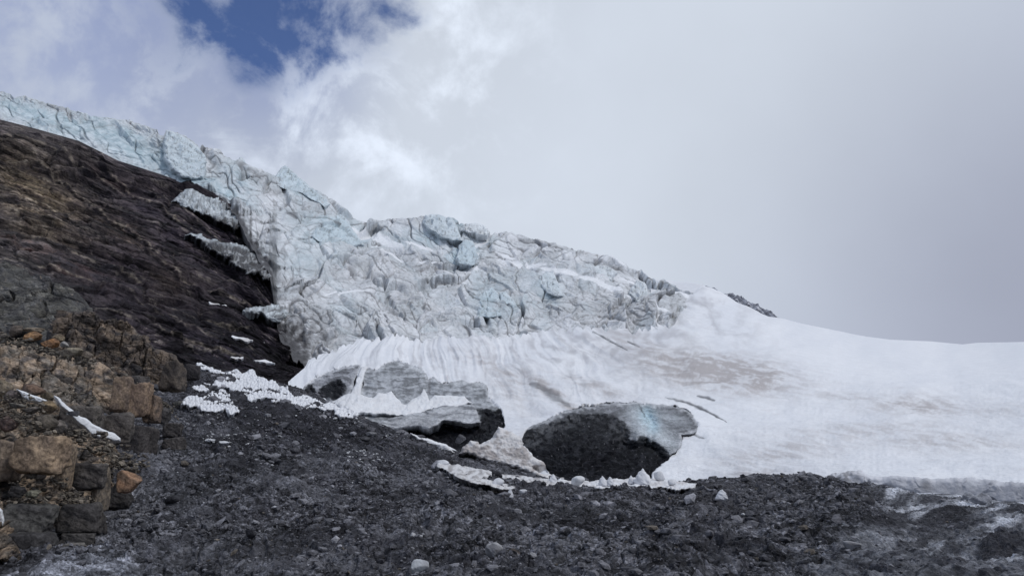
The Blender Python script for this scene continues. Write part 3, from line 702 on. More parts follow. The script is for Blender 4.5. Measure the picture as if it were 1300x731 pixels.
def rock_fields(U, V):
    s = bed(U, V); w = fbm(U / 170, s / 90, 121, 2); w2 = fbm(U / 45, s / 16, 122, 3)
    s2 = s + 7 * w + .35 * w2
    A = worley(U / 110 + s2 / 90, s2 / 26, 123, .9); B = worley(U / 44 + s2 / 40, s2 / 10, 124, .9); Cw = worley(U / 26 + w2 * .3, s2 / 3.4, 125); Dw = worley(U / 10, s2 / 1.6, 126)
    def steps(period, seg, sd):
        q = s2 / period + .12 * w; i = np.floor(q); f = q - i
        u = U / seg + h01(i, i * 0, sd) * 7 + .25 * w2; j = np.floor(u); g = u - j
        a0 = h01(i, j, sd + 1); a1 = h01(i, j + 1, sd + 1); val = a0 + (a1 - a0) * sstep(g, .93, 1.0); val = .5 + (val - .5) * sstep(f, 0, .10) * sstep(1 - f, 0, .10)
        nx = h01(i + 1, j, sd + 1)
        return val, f, i, j, a0 + (a1 - a0) * sstep(g, .93, 1.0)
    HOLE['st'] = [steps(29, 200, 141), steps(11, 110, 143), steps(4.1, 48, 145), steps(1.9, 26, 147)]
    return s, s2, w, w2, A, B, Cw, Dw
LIPS = [[(-60, 190), (0, 203), (45, 207), (75, 225), (95, 245), (118, 262), (150, 282), (200, 318), (240, 345)], [(-60, 240), (0, 247), (50, 252), (85, 268), (100, 284), (104, 296)], [(-60, 286), (0, 292), (50, 300), (95, 318), (140, 340), (200, 372)],
        [(60, 178), (110, 205), (150, 232), (200, 262), (250, 300), (290, 335)], [(-60, 322), (0, 330), (60, 338), (110, 352), (160, 372), (205, 400), (250, 420)], [(150, 300), (190, 330), (230, 352), (280, 372), (330, 396)],
        [(120, 385), (170, 402), (220, 425), (270, 440), (330, 452)], [(180, 235), (215, 258), (260, 290), (310, 345)], [(0, 268), (40, 276), (70, 290), (88, 292)], [(-60, 163), (0, 172), (60, 192), (120, 222), (165, 250)], [(210, 395), (270, 408), (330, 425), (370, 440)]]
def lip_fields(U, V):
    d = np.zeros(U.shape); pale = np.zeros(U.shape); dark = np.zeros(U.shape); jj = fbm(U / 26, V / 20, 137, 3) * 1.6
    for i, L_ in enumerate(LIPS):
        p = np.array(L_, float); m = sstep(U, p[0, 0], p[0, 0] + 22) * (1 - sstep(U, p[-1, 0] - 22, p[-1, 0])); q = V - np.interp(U, p[:, 0], p[:, 1]) + jj
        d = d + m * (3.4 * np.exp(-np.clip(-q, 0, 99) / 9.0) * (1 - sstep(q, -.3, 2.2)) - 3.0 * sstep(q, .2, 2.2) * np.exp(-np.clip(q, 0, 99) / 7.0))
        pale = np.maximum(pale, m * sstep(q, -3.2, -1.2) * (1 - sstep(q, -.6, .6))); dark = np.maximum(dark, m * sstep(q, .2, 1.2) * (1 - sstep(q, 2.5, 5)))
    return d, pale, dark
def rock_disp(U, V, X, T):
    s, s2, w, w2, A, B, Cw, Dw = rock_fields(U, V)
    k = X[..., 1] / F
    saw = lambda q: q - np.floor(q)
    over = lambda S: (.3 + .9 * S[4]) * S[1] * (1 - sstep(S[1], .90, 1.0))        # beds that overhang the ones under them
    S0, S1, S2, S3 = HOLE['st']
    bul = lambda f: 1 - (2 * f - 1) ** 4                    # each bed weathers round at its edges
    d = (A[1] - .5) * 7 + A[2] * 11 + (B[1] - .5) * 6 + B[2] * 7 + (Cw[1] - .5) * 1.8 + Cw[2] * 1.6 + (Dw[1] - .5) * .9 + (S0[0] - .5) * 10 + (S1[0] - .5) * 7 + (S2[0] - .5) * 1.2 + (S3[0] - .5) * .4 + 1.2 * bul(S0[1]) + .8 * bul(S1[1])
    d = d - 2.5 * (1 - sstep(A[0], 0, .06)) - 2.0 * (1 - sstep(B[0], 0, .10)) - .5 * (1 - sstep(Cw[0], 0, .12))
    gt = sstep(fbm(U / 90, s / 40, 134, 3), -.3, .35)
    d = d + fbm(U / 9, s2 / 4, 128, 3) * .8 * (.4 + gt) + (8 * over(S0) + 3.5 * over(S1) * (.1 + gt) + 1.4 * over(S2) * gt - 8) + (A[1] - .5) * 4 + (B[1] - .5) * 4 * gt + fbm(U / 15, s2 / 5, 127, 4) * 1.0 + ridged((U * .7 + s * .6) / 16, (s - U * .4) / 40, 129, 3) * 1.0
    LF = lip_fields(U, V); HOLE['lip'] = LF; d = d + LF[0]
    # the deep undercut above the lower ledges
    cut = np.exp(-((V - curve([(90, 395), (150, 405), (200, 425), (240, 448), (320, 452), (400, 460)])(U)) / 10) ** 2) * sstep(U, 90, 150)
    d = d - cut * 9
    e = sstep(1 - T, 0, .03)
    vec = normals(X) * .6 + np.array([.1, -.4, .1])
    return vec * (d * k * e * .85)[..., None]
def rock_col(U, V, X, T):
    s, s2, w, w2, A, B, Cw, Dw = rock_fields(U, V)
    n = fbm(U / 30, s2 / 10, 130, 5); n2 = fbm(U / 6, s2 / 3.2, 131, 4)
    c = mix(C(.034, .029, .034), C(.115, .098, .096), sstep(n + .5 * n2 + .8 * (HOLE['st'][1][0] - .5) + .6 * (HOLE['st'][0][0] - .5), -.7, .9))
    c = c * (.66 + .68 * (.45 * HOLE['st'][2][0] + .55 * B[3])[..., None])
    br = blobs(U, V, [(45, 238, 80, 22, 1, 24), (150, 290, 50, 14, .7, 35), (60, 290, 60, 16, .7, 15), (20, 200, 60, 20, .6, 20), (95, 300, 60, 12, .6, 20), (215, 360, 30, 18, .6, 30), (30, 265, 50, 20, .8, 20)])
    c = mix(c, mix(C(.085, .062, .042), C(.20, .155, .10), sstep(n2 + .5 * n, -.6, .7)), np.clip(br * (.85 + .5 * n), 0, .9))
    c = mix(c, C(.125, .062, .050), np.clip(blobs(U, V, [(35, 312, 45, 8, .8, 18), (80, 340, 40, 8, .6, 20), (150, 235, 40, 6, .35, 30), (110, 345, 30, 6, .5, 20)]) * sstep(n, -.5, .5), 0, .8))
    c = mix(c, C(.078, .074, .068), blobs(U, V, [(30, 375, 70, 40, .8, 15)]))
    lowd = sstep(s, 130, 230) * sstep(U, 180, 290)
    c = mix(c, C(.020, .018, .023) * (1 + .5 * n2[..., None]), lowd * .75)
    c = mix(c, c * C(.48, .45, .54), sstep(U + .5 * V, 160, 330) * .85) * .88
    q = np.abs(perlin(U / 140 + .2 * w2, s2 / 8.0, 133)); c = mix(c, C(.27, .235, .20), (1 - sstep(q, 0, .045)) * sstep(n2 + n, .1, .8) * .55)
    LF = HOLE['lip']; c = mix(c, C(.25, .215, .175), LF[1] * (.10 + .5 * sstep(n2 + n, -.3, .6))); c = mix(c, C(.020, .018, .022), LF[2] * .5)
    e0 = HOLE['st'][0][1]; e1 = HOLE['st'][1][1]; c = mix(c, C(.24, .21, .18), np.clip(sstep(e0, .80, .86) * (1 - sstep(e0, .90, .95)) * .45, 0, .5) * sstep(n, -.2, .5) * sstep(n2, -.5, .4))
    c = mix(c, C(.014, .013, .016), np.clip((1 - sstep(A[0], 0, .03)) * .5 + .8 * (1 - sstep(HOLE['st'][1][1], 0, .12)) * sstep(n, -.3, .4), 0, .85))
    return c
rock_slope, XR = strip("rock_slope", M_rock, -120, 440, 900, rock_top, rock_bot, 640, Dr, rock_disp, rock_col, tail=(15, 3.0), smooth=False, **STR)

# ================================================================== BODIES THAT STAND ON THE SETTING
def surf(Df, off=0.0): return lambda U, V: Df(U, V) + off
def tag(label, cat, group=None):
    d = dict(label=label, category=cat)
    if group: d['group'] = group
    return d

# ------------------------------------------------------------------ ice caves under the snow
def band_noise(U, V, seed, sx=34, sy=3.2, w=8):
    return fbm(U / sx + V / 60, (V + w * fbm(U / 60, V / 40, seed + 1, 3)) / sy, seed, 5)
def cave_body(name, poly, base_off, dome, darkpoly, lab, seed, light, extra=None, arch=None, step=.7, hollow=3.0):
    pl_d = fractal_poly(darkpoly, .06, 3, seed) if darkpoly is not None else None
    store = {}
    def Dfn(U, V):
        D = Ds(U, V) + base_off - 1.05
        if pl_d is not None:
            s, _ = poly_sd(U, V, pl_d); store['s'] = s
            D = D - 1.1 * blobs(U, V, [(760, 575, 60, 30, 1, 0)]) + hollow * sstep(s + 1.2 * fbm(U / 16, V / 9, seed + 3, 2), -3.0, 13.0)
        else: store['s'] = np.full(U.shape, -50.0)
        return D + (dome(U, V) if dome else 0)
    def dsp(U, V, X, sd):
        k = X[..., 1] / F
        w = fbm(U / 30, V / 16, seed + 5, 3)
        a = worley(U / 26 + w, V / 11 + w, seed + 6); b = worley(U / 8 + w, V / 4 + w, seed + 7)
        ins = sstep(store['s'], -2, 3)
        lay = band_noise(U, V, seed + 8)
        return k * ((a[2] * 3 + b[2] * 1.6 + (b[1] - .5) * 1.0 + fbm(U / 5, V / 3, seed + 4, 3) * 1.2) * (.3 + .7 * ins) + lay * 1.6 * (1 - ins * .7) + ridged((U + V * .8) / 16, (V - U * .5) / 50, seed + 11, 3) * 2.2 * ins)
    def cl(U, V, X, sd):
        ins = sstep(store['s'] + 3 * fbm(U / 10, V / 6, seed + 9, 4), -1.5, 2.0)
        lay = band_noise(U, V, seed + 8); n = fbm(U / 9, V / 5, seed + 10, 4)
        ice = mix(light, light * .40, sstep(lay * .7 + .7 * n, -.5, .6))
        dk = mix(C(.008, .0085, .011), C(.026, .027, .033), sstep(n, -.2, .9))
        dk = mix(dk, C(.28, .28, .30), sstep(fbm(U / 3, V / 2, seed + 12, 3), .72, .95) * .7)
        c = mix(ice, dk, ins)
        if extra: c = extra(U, V, c, n, ins)
        c = mix(c, C(.06, .06, .07), (1 - sstep(sd, .2, 1.0)) * sstep(n, .0, .5) * .5)
        return mix(c, C(.62, .64, .67), (1 - sstep(sd + 2.5 * n, .5, 5.0)) * .45 * (1 - ins))
    return patch(name, M_cave, poly, step, Dfn, dsp, cl, rim=(3.0, .5), rough=.07, fn=3, seed=5, **lab)
dark_R = [(640, 585), (655, 563), (664, 551), (680, 545), (700, 536), (720, 528), (740, 524), (762, 524), (780, 528), (792, 535), (799, 546), (801, 558), (808, 558), (817, 552), (830, 559), (840, 565), (849, 573), (853, 582), (845, 640), (690, 640)]
def extraR(U, V, c, n, ins):
    up = blobs(U, V, [(822, 540, 30, 18, 1.1, 50), (806, 523, 14, 14, .9, 50), (840, 555, 28, 14, .9, 30), (850, 530, 26, 8, .5, 20)])
    c = mix(c, C(.56, .61, .65), np.clip(up, 0, .85) * (1 - ins * .8) * (.7 + .3 * n))
    bl = blobs(U, V, [(822, 528, 10, 13, .9, -28), (829, 540, 8, 10, .8, -20)])
    c = mix(c, C(.42, .56, .63), np.clip(bl, 0, .85) * (1 - ins))
    seam = np.exp(-((np.abs((U - 812) * .86 + (V - 516) * -.5)) / 1.0) ** 2) * sstep(V, 510, 514) * (1 - sstep(V, 522, 540))
    c = mix(c, C(.08, .09, .10), seam * .8)
    gr = blobs(U, V, [(700, 540, 45, 12, 1, -25), (760, 522, 50, 10, .85, -6), (675, 562, 14, 8, .8, 0), (785, 545, 14, 14, .6, 50)])
    return mix(c, C(.12, .125, .135), np.clip(gr, 0, .85) * sstep(n, -.6, .5))
def domeR(U, V):
    d = -2.2 * blobs(U, V, [(740, 545, 90, 40, 1, -8)]) + 1.6 * blobs(U, V, [(823, 530, 7, 22, 1, -28)]) - 1.3 * blobs(U, V, [(812, 552, 9, 14, 1, 20), (834, 552, 8, 9, 1, 0), (825, 553, 5, 8, .8, 0)])
    return d + .8 * blobs(U, V, [(780, 575, 8, 40, 1, 40), (700, 580, 8, 20, .7, 60)])
cave_body("ice_cave", CAVE_R, .8, domeR, dark_R, tag("wide dark ice cave under a grey dome with a blue crack at its top right", "ice cave", "ice caves under the snow edge"), 301, C(.22, .228, .25), extraR, hollow=1.6)
dark_L = [(640, 513), (652, 540), (640, 590), (575, 590), (545, 566), (515, 552), (519, 543), (545, 541), (560, 537), (570, 536), (590, 538), (606, 538), (609, 530), (603, 519), (612, 517), (628, 521)]
def extraL(U, V, c, n, ins):
    b2 = blobs(U, V, [(575, 528, 50, 7, 1, -4), (500, 538, 36, 7, .9, -14)])
    c = mix(c, C(.40, .42, .44), np.clip(b2, 0, .8) * (1 - ins) * sstep(band_noise(U, V, 777), -.8, .5))
    sm = np.exp(-((U - 545 - 2 * n) / 1.6) ** 2) * (1 - sstep(V, 495, 505))
    return mix(c, C(.11, .11, .12), np.clip(sm, 0, .7))
cave_body("ice_cave", CAVE_L, .7, lambda U, V: -1.2 * blobs(U, V, [(510, 480, 40, 14, 1, 0), (580, 495, 40, 10, .8, 8), (560, 527, 60, 9, 1.1, -5)]) + 1.0 * blobs(U, V, [(546, 485, 4, 18, 1, 0), (462, 490, 6, 8, 1, 0)]), dark_L,
          tag("banded grey ice cave with a low overhanging ice lip, middle of the snow foot", "ice cave", "ice caves under the snow edge"), 331, C(.40, .42, .45), extraL, hollow=2.2)
dark_A = [(403, 498), (406, 492), (413, 487), (422, 484), (431, 483), (437, 485), (440, 491), (438, 500), (428, 508), (412, 510), (390, 503), (384, 496), (395, 487), (398, 490)]
cave_body("ice_cave", CAVE_A, .6, None, dark_A, tag("small dark ice arch with a pale curved rim, leftmost of the caves", "ice cave", "ice caves under the snow edge"), 351, C(.36, .37, .40), None, hollow=2.5, step=.5)

# snow lying in front of the middle cave
def snow_d(amp=1.0, seed=400):
    return lambda U, V, X, sd: X[..., 1] / F * amp * (fbm(U / 16, V / 8, seed, 4) * 2.0 + fbm(U / 4, V / 2.5, seed + 3, 3) * .8)
def snow_c(dirt=.15, seed=410, a=C(.72, .735, .76), b=C(.42, .39, .38)):
    return lambda U, V, X, sd: mix(a, b, np.clip(dirt * sstep(fbm(U / 14, V / 5, seed, 5), -.6, .6) * 1.6, 0, 1))
patch("snow_apron", M_snow, [(417, 509), (445, 499), (452, 482), (458, 466), (467, 465), (462, 476), (459, 490), (457, 500), (474, 505), (480, 498), (490, 499), (497, 496), (502, 503), (510, 512), (516, 514), (524, 506), (534, 501), (538, 493), (541, 498), (545, 508), (552, 501), (565, 502), (590, 503), (600, 511),
      (585, 515), (550, 518), (510, 527), (490, 526), (455, 525), (435, 519)], .8, lambda U, V: Ds(U, V) - 2.1, snow_d(1, 401), snow_c(.12, 402), rim=(4, .6), skirt=1.5, rough=.06,
      **tag("white snow apron banked up under the banded grey ice face", "snow patch"))
patch("ice_lip", M_cave, [(457, 546), (466, 540), (480, 535), (498, 530), (525, 524), (552, 518), (585, 514), (601, 514), (606, 524), (610, 537), (600, 538), (563, 534), (556, 540), (525, 541), (500, 545), (480, 550), (465, 550)], .7,
      lambda U, V: Ds(U, V) - 2.7 + .5 * sstep(V, 524, 545), lambda U, V, X, sd: X[..., 1] / F * (band_noise(U, V, 421) * 1.2 + fbm(U / 7, V / 4, 422, 3)),
      lambda U, V, X, sd: mix(C(.44, .455, .48), C(.16, .165, .18), sstep(band_noise(U, V, 421, 30, 2.8), -.35, .8)), rim=(4, .8), skirt=2.0, rough=.06, seed=12,
      **tag("long grey tongue of banded ice jutting over the dark hollow", "ice slab"))
patch("snow_wedge", M_snow, [(519, 548), (526, 551), (545, 557), (560, 562), (572, 569), (579, 575), (565, 575), (550, 571), (538, 567), (530, 561)], .6, lambda U, V: Dg(U, V) * 0 + 36.5, snow_d(.6, 431), snow_c(.1, 432), rim=(3, .5), skirt=1.0,
      **tag("thin white snow wedge on dark grit below the middle cave", "snow patch"))
patch("snow_mound", M_snow, [(581, 576), (590, 566), (597, 559), (606, 560), (609, 564), (620, 558), (633, 541), (640, 545), (650, 548), (662, 556), (664, 566), (676, 578), (688, 585), (693, 590), (688, 594), (678, 594), (690, 602), (716, 606), (712, 613), (680, 604), (655, 594), (630, 588), (605, 582)], .7,
      lambda U, V: 35.8 + .03 * (640 - U) * 0 - (V - 560) * .03, snow_d(1.1, 441), lambda U, V, X, sd: mix(C(.62, .61, .61), C(.33, .30, .29), np.clip(sstep(fbm(U / 12, V / 7, 442, 4) + .9 * blobs(U, V, [(600, 574, 30, 10, 1, 10), (660, 578, 24, 8, .8, 20)]), -.1, .8), 0, .85)), rim=(5, .8), skirt=1.0, rough=.1,
      **tag("grubby greyish brown snow mound filling the gap between both big caves", "snow mound"))
patch("snow_ridge", M_snow, [(553, 592), (556, 586), (566, 585), (574, 590), (590, 591), (600, 593), (612, 595), (625, 599), (645, 602), (660, 603), (680, 606), (700, 608), (716, 612), (712, 618), (690, 622), (668, 621), (655, 619), (648, 622), (632, 620), (620, 616), (600, 613), (585, 608), (570, 600)], .6,
      lambda U, V: np.minimum(Dg(U, V) * .87 - .8, 28.2), snow_d(.9, 451), lambda U, V, X, sd: mix(C(.60, .60, .61), C(.25, .235, .235), sstep(fbm(U / 8, V / 4, 452, 4), -.35, .6) * .9), rim=(4, .6), skirt=.8, rough=.07,
      **tag("long low ridge of dirty lumpy snow lying on the grit before the caves", "snow ridge"))
patch("snow_berm", M_snow, [(690, 612), (700, 607), (715, 608), (730, 611), (745, 610), (760, 609), (775, 607), (790, 608), (810, 606), (830, 607), (850, 609), (870, 612), (885, 613), (880, 620), (860, 622), (845, 619), (825, 620), (800, 617), (770, 619), (750, 618), (720, 620), (700, 619)], .6,
      lambda U, V: np.minimum(Dg(U, V) * .91 - .8, 28.6), snow_d(1.0, 461), snow_c(.4, 462), rim=(4, .5), skirt=.8, rough=.09,
      **tag("low white snow berm along the foot of the wide dark cave", "snow ridge"))
# lumps and cones on the berm
ICEC = (.66, .67, .70); ICEG = (.42, .43, .46)
for i, (px, py, w, h, lab, cat, pl_) in enumerate([
        (732, 611, 17, 14, "rounded white snow ball at the foot of the wide dark cave", "snow block", 0),
        (815, 606, 21, 23, "tallest pointed snow cone at the mouth of the wide cave", "snow cone", 1),
        (802, 609, 9, 12, "small pointed snow cone just left of the tallest cone", "snow cone", 1),
        (766, 611, 12, 14, "left one of the twin snow lumps before the cave", "snow cone", 1),
        (775, 611, 10, 13, "right one of the twin snow lumps before the cave", "snow cone", 1),
        (701, 609, 12, 16, "narrow upright snow lump left of the round snow ball", "snow cone", 1),
        (632, 613, 17, 13, "pale snow block sunk in the dirty snow ridge", "snow block", 0),
        (628 - 65, 588, 15, 9, "squarish grey snow block at the upper end of the dirty ridge", "snow block", 0),
        (853, 612, 11, 8, "small snow lump right of the cones on the berm", "snow block", 0),
        (838, 604, 14, 12, "snow lump leaning on the right wall of the wide cave", "snow block", 0),
        (648, 626, 8, 12, "tilted grey ice flake standing in grit below the ridge", "ice flake", 1),
        (664, 624, 10, 6, "flat pale ice flake lying in grit below the ridge", "ice flake", 0),
        (915, 628, 15, 14, "grey translucent ice block on the crest of the grit bank", "ice block", 1)]):
    D = float(Dg(np.array([float(px)]), np.array([float(py + h * .3)]))[0]) * .90 - 1.0
    nm = cat.replace(' ', '_')
    if pl_:
        X, Fc = ICO[5]; r = np.random.default_rng(900 + i)
        zz = X[:, 2]; s = 1 - .5 * (zz + 1) * .86
        Y = np.stack([X[:, 0] * s, X[:, 1] * s, np.sign(zz) * np.abs(zz) ** .8], -1)
        Y[:, 0] += (zz + 1) * r.uniform(-.1, .1)
        Y = Y * (1 + .16 * noise3(Y * 2.3, 910 + i) + .06 * noise3(Y * 7, 915 + i))[:, None]
        e = Y.max(0) - Y.min(0); m = D / F
        Y = Y / e * np.array([w * m, w * m, h * m])
        cc = mix(np.array(ICEC), np.array(ICEG), sstep(noise3(Y * 6, 920 + i), -.1, .9) * (.9 if cat.startswith('ice') else .4))
        o = link(nm, Y, Fc, M_snowchunk, col=cc, **tag(lab, cat)); o.location = Vector(P(np.array(float(px)), np.array(float(py)), np.array(D)))
    else:
        boulder(nm, px, py, w, h, D, ICEC, 930 + i, .9, rough=.10, mat=M_snowchunk, colr2=ICEG if 'flake' in cat else (.55, .56, .58), soft=6, sub=3, **tag(lab, cat))

# broken edge of the snow field on the right
patch("snow_edge", M_snow, [(1048, 604), (1060, 600), (1075, 598), (1085, 597), (1098, 600), (1110, 604), (1130, 604), (1150, 604), (1165, 605), (1180, 607), (1195, 607), (1210, 606), (1225, 606), (1245, 608), (1270, 611), (1300, 613), (1380, 616), (1460, 618),
      (1460, 652), (1380, 647), (1320, 644), (1295, 641), (1262, 637), (1240, 635), (1225, 635), (1200, 634), (1180, 633), (1160, 628), (1145, 623), (1130, 620), (1110, 618), (1095, 617), (1080, 619), (1060, 620), (1050, 622), (1046, 613)], .7,
      lambda U, V: 27.5 - .004 * (U - 1050) - (V - 600) * .012, lambda U, V, X, sd: X[..., 1] / F * (4.5 * worley(U / 30 + .4 * fbm(U / 20, V / 9, 474, 2), V / 40, 471)[2] + 1.8 * np.abs(perlin(U / 22, V / 30, 473)) * 2 + fbm(U / 9, V / 7, 472, 3) * .5),
      lambda U, V, X, sd: mix(mix(C(.60, .61, .65), C(.30, .31, .345), sstep((V - 604) / 22 + .35 * fbm(U / 14, V / 8, 475, 3), -.2, 1.0)), C(.16, .16, .17), np.clip(sstep(1105 - U, 0, 40) * sstep(fbm(U / 7, V / 4, 476, 4) + .3, -.2, .6) * .9 + .8 * blobs(U, V, [(1175, 618, 9, 8, 1, 0)]), 0, .9)),
      rim=(5, .8), skirt=2.0, rough=.10, **tag("greyish scalloped edge of the snow field above dark ice on the right", "snow edge"))
for i, (px, py, w, h, lab) in enumerate([(1244, 634, 26, 17, "grey ice pyramid on bare ice at the right, the larger of two"), (1231, 632, 17, 12, "darker grey ice pyramid half behind the larger one")]):
    boulder("ice_pyramid", px, py, w, h, 21 + i * .8, (.34, .35, .38), 960 + i, .8, mat=M_cave, colr2=(.24, .245, .27), planes=5, soft=20, rough=.03, **tag(lab, "ice block"))

# ------------------------------------------------------------------ snow rubble and scraps on the left
def debris_disp(U, V, X, sd):
    a = worley(U / 4.6, V / 2.4, 481); b = worley(U / 2.2, V / 1.3, 482)
    return X[..., 1] / F * ((a[1] - .2) * 2.4 + (.35 - a[2] * 0 - (1 - sstep(a[0], 0, .5))) * 1.6 + (b[1] - .5) * .9)
def debris_col(U, V, X, sd):
    a = worley(U / 4.6, V / 2.4, 481)
    return mix(C(.72, .735, .765), C(.36, .37, .41), np.clip((1 - sstep(a[0], .0, .28)) * .75, 0, 1))
Ddeb = lambda U, V: Dg(U, V) * .965 - .5
DEB = [([(249, 461), (262, 464), (278, 470), (292, 471), (310, 473), (335, 479), (350, 484), (366, 491), (385, 501), (400, 505), (420, 511), (440, 519), (458, 526), (448, 531), (430, 528), (412, 521), (395, 517), (375, 514), (350, 510), (330, 506), (310, 502), (297, 499), (292, 494), (285, 489), (268, 487), (258, 485), (274, 482), (285, 481), (280, 476), (266, 471)],
        "long tongue of white snow rubble spilling down below the dark cliff foot"),
       ([(229, 513), (234, 506), (246, 502), (262, 500), (275, 498), (286, 495), (292, 501), (296, 512), (303, 524), (290, 525), (278, 522), (268, 523), (255, 520), (240, 517)], "separate triangular heap of white snow rubble left of the long tongue"),
       ([(243, 491), (252, 490), (262, 492), (266, 495), (258, 496), (248, 495)], "tiny white snow rubble scrap above the triangular heap")]
for i, (pl_, lab) in enumerate(DEB):
    patch("snow_rubble", M_snowchunk, pl_, .55, Ddeb, debris_disp, debris_col, rim=(2.5, .3), skirt=.7, rough=.16, fn=3, seed=60 + i, **tag(lab, "snow rubble", "heaps of snow rubble at the cliff foot"))
Dslope = lambda U, V: Dr(U, V) - .45
for i, (pl_, lab) in enumerate([
        ([(264, 383), (272, 385), (282, 388), (276, 388), (266, 386)], "thin snow streak on a cliff bed, left of the brighter one"),
        ([(281, 387), (287, 387), (292, 391), (296, 393), (290, 393), (284, 390)], "bright little snow streak on a cliff bed left of the ice"),
        ([(291, 426), (300, 427), (312, 429), (322, 431), (318, 432), (304, 430), (294, 428)], "thin snow streak halfway down the dark lower cliff"),
        ([(292, 454), (300, 453), (309, 453), (309, 455), (298, 456)], "short snow streak low on the cliff above the snow rubble"),
        ([(322, 457), (336, 456), (345, 459), (352, 461), (344, 461), (332, 459)], "faint snow streak lowest on the cliff by the snow foot"),
        ([(334, 433), (342, 435), (341, 437), (335, 435)], "tiny snow dot right of the thin streak on the dark cliff")]):
    patch("snow_streak", M_snow, pl_, .35, Dslope, snow_d(.3, 490 + i), snow_c(.5, 495), rim=(1.2, .3), skirt=.5, rough=.12, fn=2, seed=70 + i, **tag(lab, "snow streak", "snow streaks on the cliff beds"))

# ------------------------------------------------------------------ ice lobes hanging over the cliff
def lobe_disp(U, V, X, sd):
    a = worley(U / 9, V / 7, 501); b = worley(U / 3.6, V / 3.0, 502)
    return X[..., 1] / F * (a[2] * 4.5 - 1.8 * (1 - sstep(a[0], 0, .25)) + b[2] * 1.4 - .6 * (1 - sstep(b[0], 0, .3)) + fbm(U / 9, V / 7, 503, 3) * 1.8)
def lobe_col(d0, lo):
    def f(U, V, X, sd):
        b = worley(U / 3.6, V / 3.0, 502); n = fbm(U / 8, V / 5, 504, 4)
        c = mix(C(.36, .40, .43), C(.60, .65, .68), sstep(n, -.4, .6))
        c = mix(c, C(.17, .17, .175), np.clip((1 - sstep(b[0], 0, .22)) * .55 + (.40 + d0) * sstep(-n, -.1, .6), 0, .9))
        dkc = mix(C(.045, .043, .046), C(.30, .31, .32), sstep(b[3] + .5 * n, .62, 1.0))
        return mix(c, dkc, np.clip(sstep((V - lo(U)) / 7 + .7 * n, -.2, .5), 0, .93))
    return f
for pl_, D, d0, lo, lab in [
        ([(217, 257), (224, 250), (233, 243), (240, 238), (250, 240), (262, 246), (276, 248), (290, 252), (305, 254), (318, 258), (326, 264), (322, 274), (312, 282), (306, 290), (298, 294), (290, 288), (282, 284), (270, 279), (255, 274), (244, 268), (232, 264)], 124, .0, lambda U: np.interp(U, [217, 245, 280, 326], [259, 268, 276, 286]), "broken bluish ice lobe spilling onto the cliff edge, the topmost lobe"),
        ([(232, 300), (248, 297), (262, 302), (272, 303), (285, 308), (300, 308), (314, 313), (326, 322), (336, 335), (345, 346), (350, 356), (340, 358), (322, 350), (305, 342), (290, 330), (272, 320), (262, 314), (250, 305)], 101, .1, lambda U: np.interp(U, [232, 272, 300, 326, 350], [300, 305, 311, 322, 344]), "dark debris coated ice rim with a white crest below the top lobe"),
        ([(308, 394), (318, 390), (330, 388), (342, 386), (352, 384), (365, 386), (378, 380), (388, 384), (392, 396), (380, 404), (366, 406), (352, 410), (340, 408), (326, 401), (316, 398)], 86, .5, lambda U: 409 + 0 * U, "grey ice spur pointing left over the cliff above the dark bulge")]:
    patch("ice_lobe", M_ice, pl_, .6, lambda U, V, D=D: Dr(U, V) - 5.5 + 0 * U, lobe_disp, lobe_col(d0, lo), rim=(9, 4.5), skirt=2, rough=.12, seed=int(D), **tag(lab, "ice lobe", "ice lobes at the glacier margin"))

# ------------------------------------------------------------------ seracs on the skyline
def serac(pl_, D, blue, lab, seed, seam=None):
    def dsp(U, V, X, sd):
        w = fbm(U / 20, V / 12, seed, 3); a = worley(U / 16 + w, V / 12 + w, seed + 1); b = worley(U / 6 + w, V / 4 + w, seed + 2)
        return X[..., 1] / F * (a[2] * 5.0 + b[2] * 1.2 - 1.0 * (1 - sstep(a[0], 0, .10)) + w * 1.5)
    def cl(U, V, X, sd):
        n = fbm(U / 9, V / 5, seed + 3, 5); w = fbm(U / 20, V / 12, seed, 3); a = worley(U / 16 + w, V / 12 + w, seed + 1)
        c = mix(mix(C(.56, .60, .63), C(.70, .74, .77), sstep(n, -.6, .6)), C(.46, .585, .65), blue)
        c = mix(c, C(.19, .19, .195), np.clip(.6 * (1 - sstep(a[0], 0, .07)) + .5 * sstep(fbm(U / 4, V / 2.5, seed + 5, 4), .25, .8), 0, .8))
        return mix(c, C(.76, .78, .80), (1 - sstep(sd + 1.5 * n, .6, 2.0)) * .3 * (n > -.3))
    patch("serac", M_ice, pl_, .6, lambda U, V: Di(U, V) - 3.6 + 0 * U, dsp, cl, rim=(5, 3.2), skirt=4.0, rough=.05, fn=3, seed=seed, **tag(lab, "serac", "seracs of the icefall"))
serac([(346, 228), (352, 220), (357, 213), (362, 210), (368, 214), (378, 224), (388, 233), (400, 242), (410, 250), (420, 259), (412, 264), (395, 254), (375, 244), (360, 240), (350, 236)], 186, .55, "sharp pale blue ice pyramid on the skyline, highest pointed serac", 601)
serac([(300, 210), (302, 203), (305, 199), (309, 201), (313, 208), (314, 216), (306, 218), (301, 216)], 166, .35, "small finger-like ice spire on the skyline left of the pyramid", 611)
serac([(208, 176), (211, 166), (216, 166), (226, 170), (238, 176), (248, 184), (256, 192), (262, 200), (262, 214), (258, 226), (246, 228), (230, 226), (216, 216), (209, 204), (207, 190)], 148, .40, "big square blue grey ice tower where the upper tongue breaks", 621)
serac([(395, 300), (402, 286), (414, 276), (432, 272), (442, 280), (450, 294), (458, 304), (464, 312), (446, 314), (424, 310), (408, 308)], 168, .6, "smooth pale blue ice block with a vertical crack mid slope", 631)
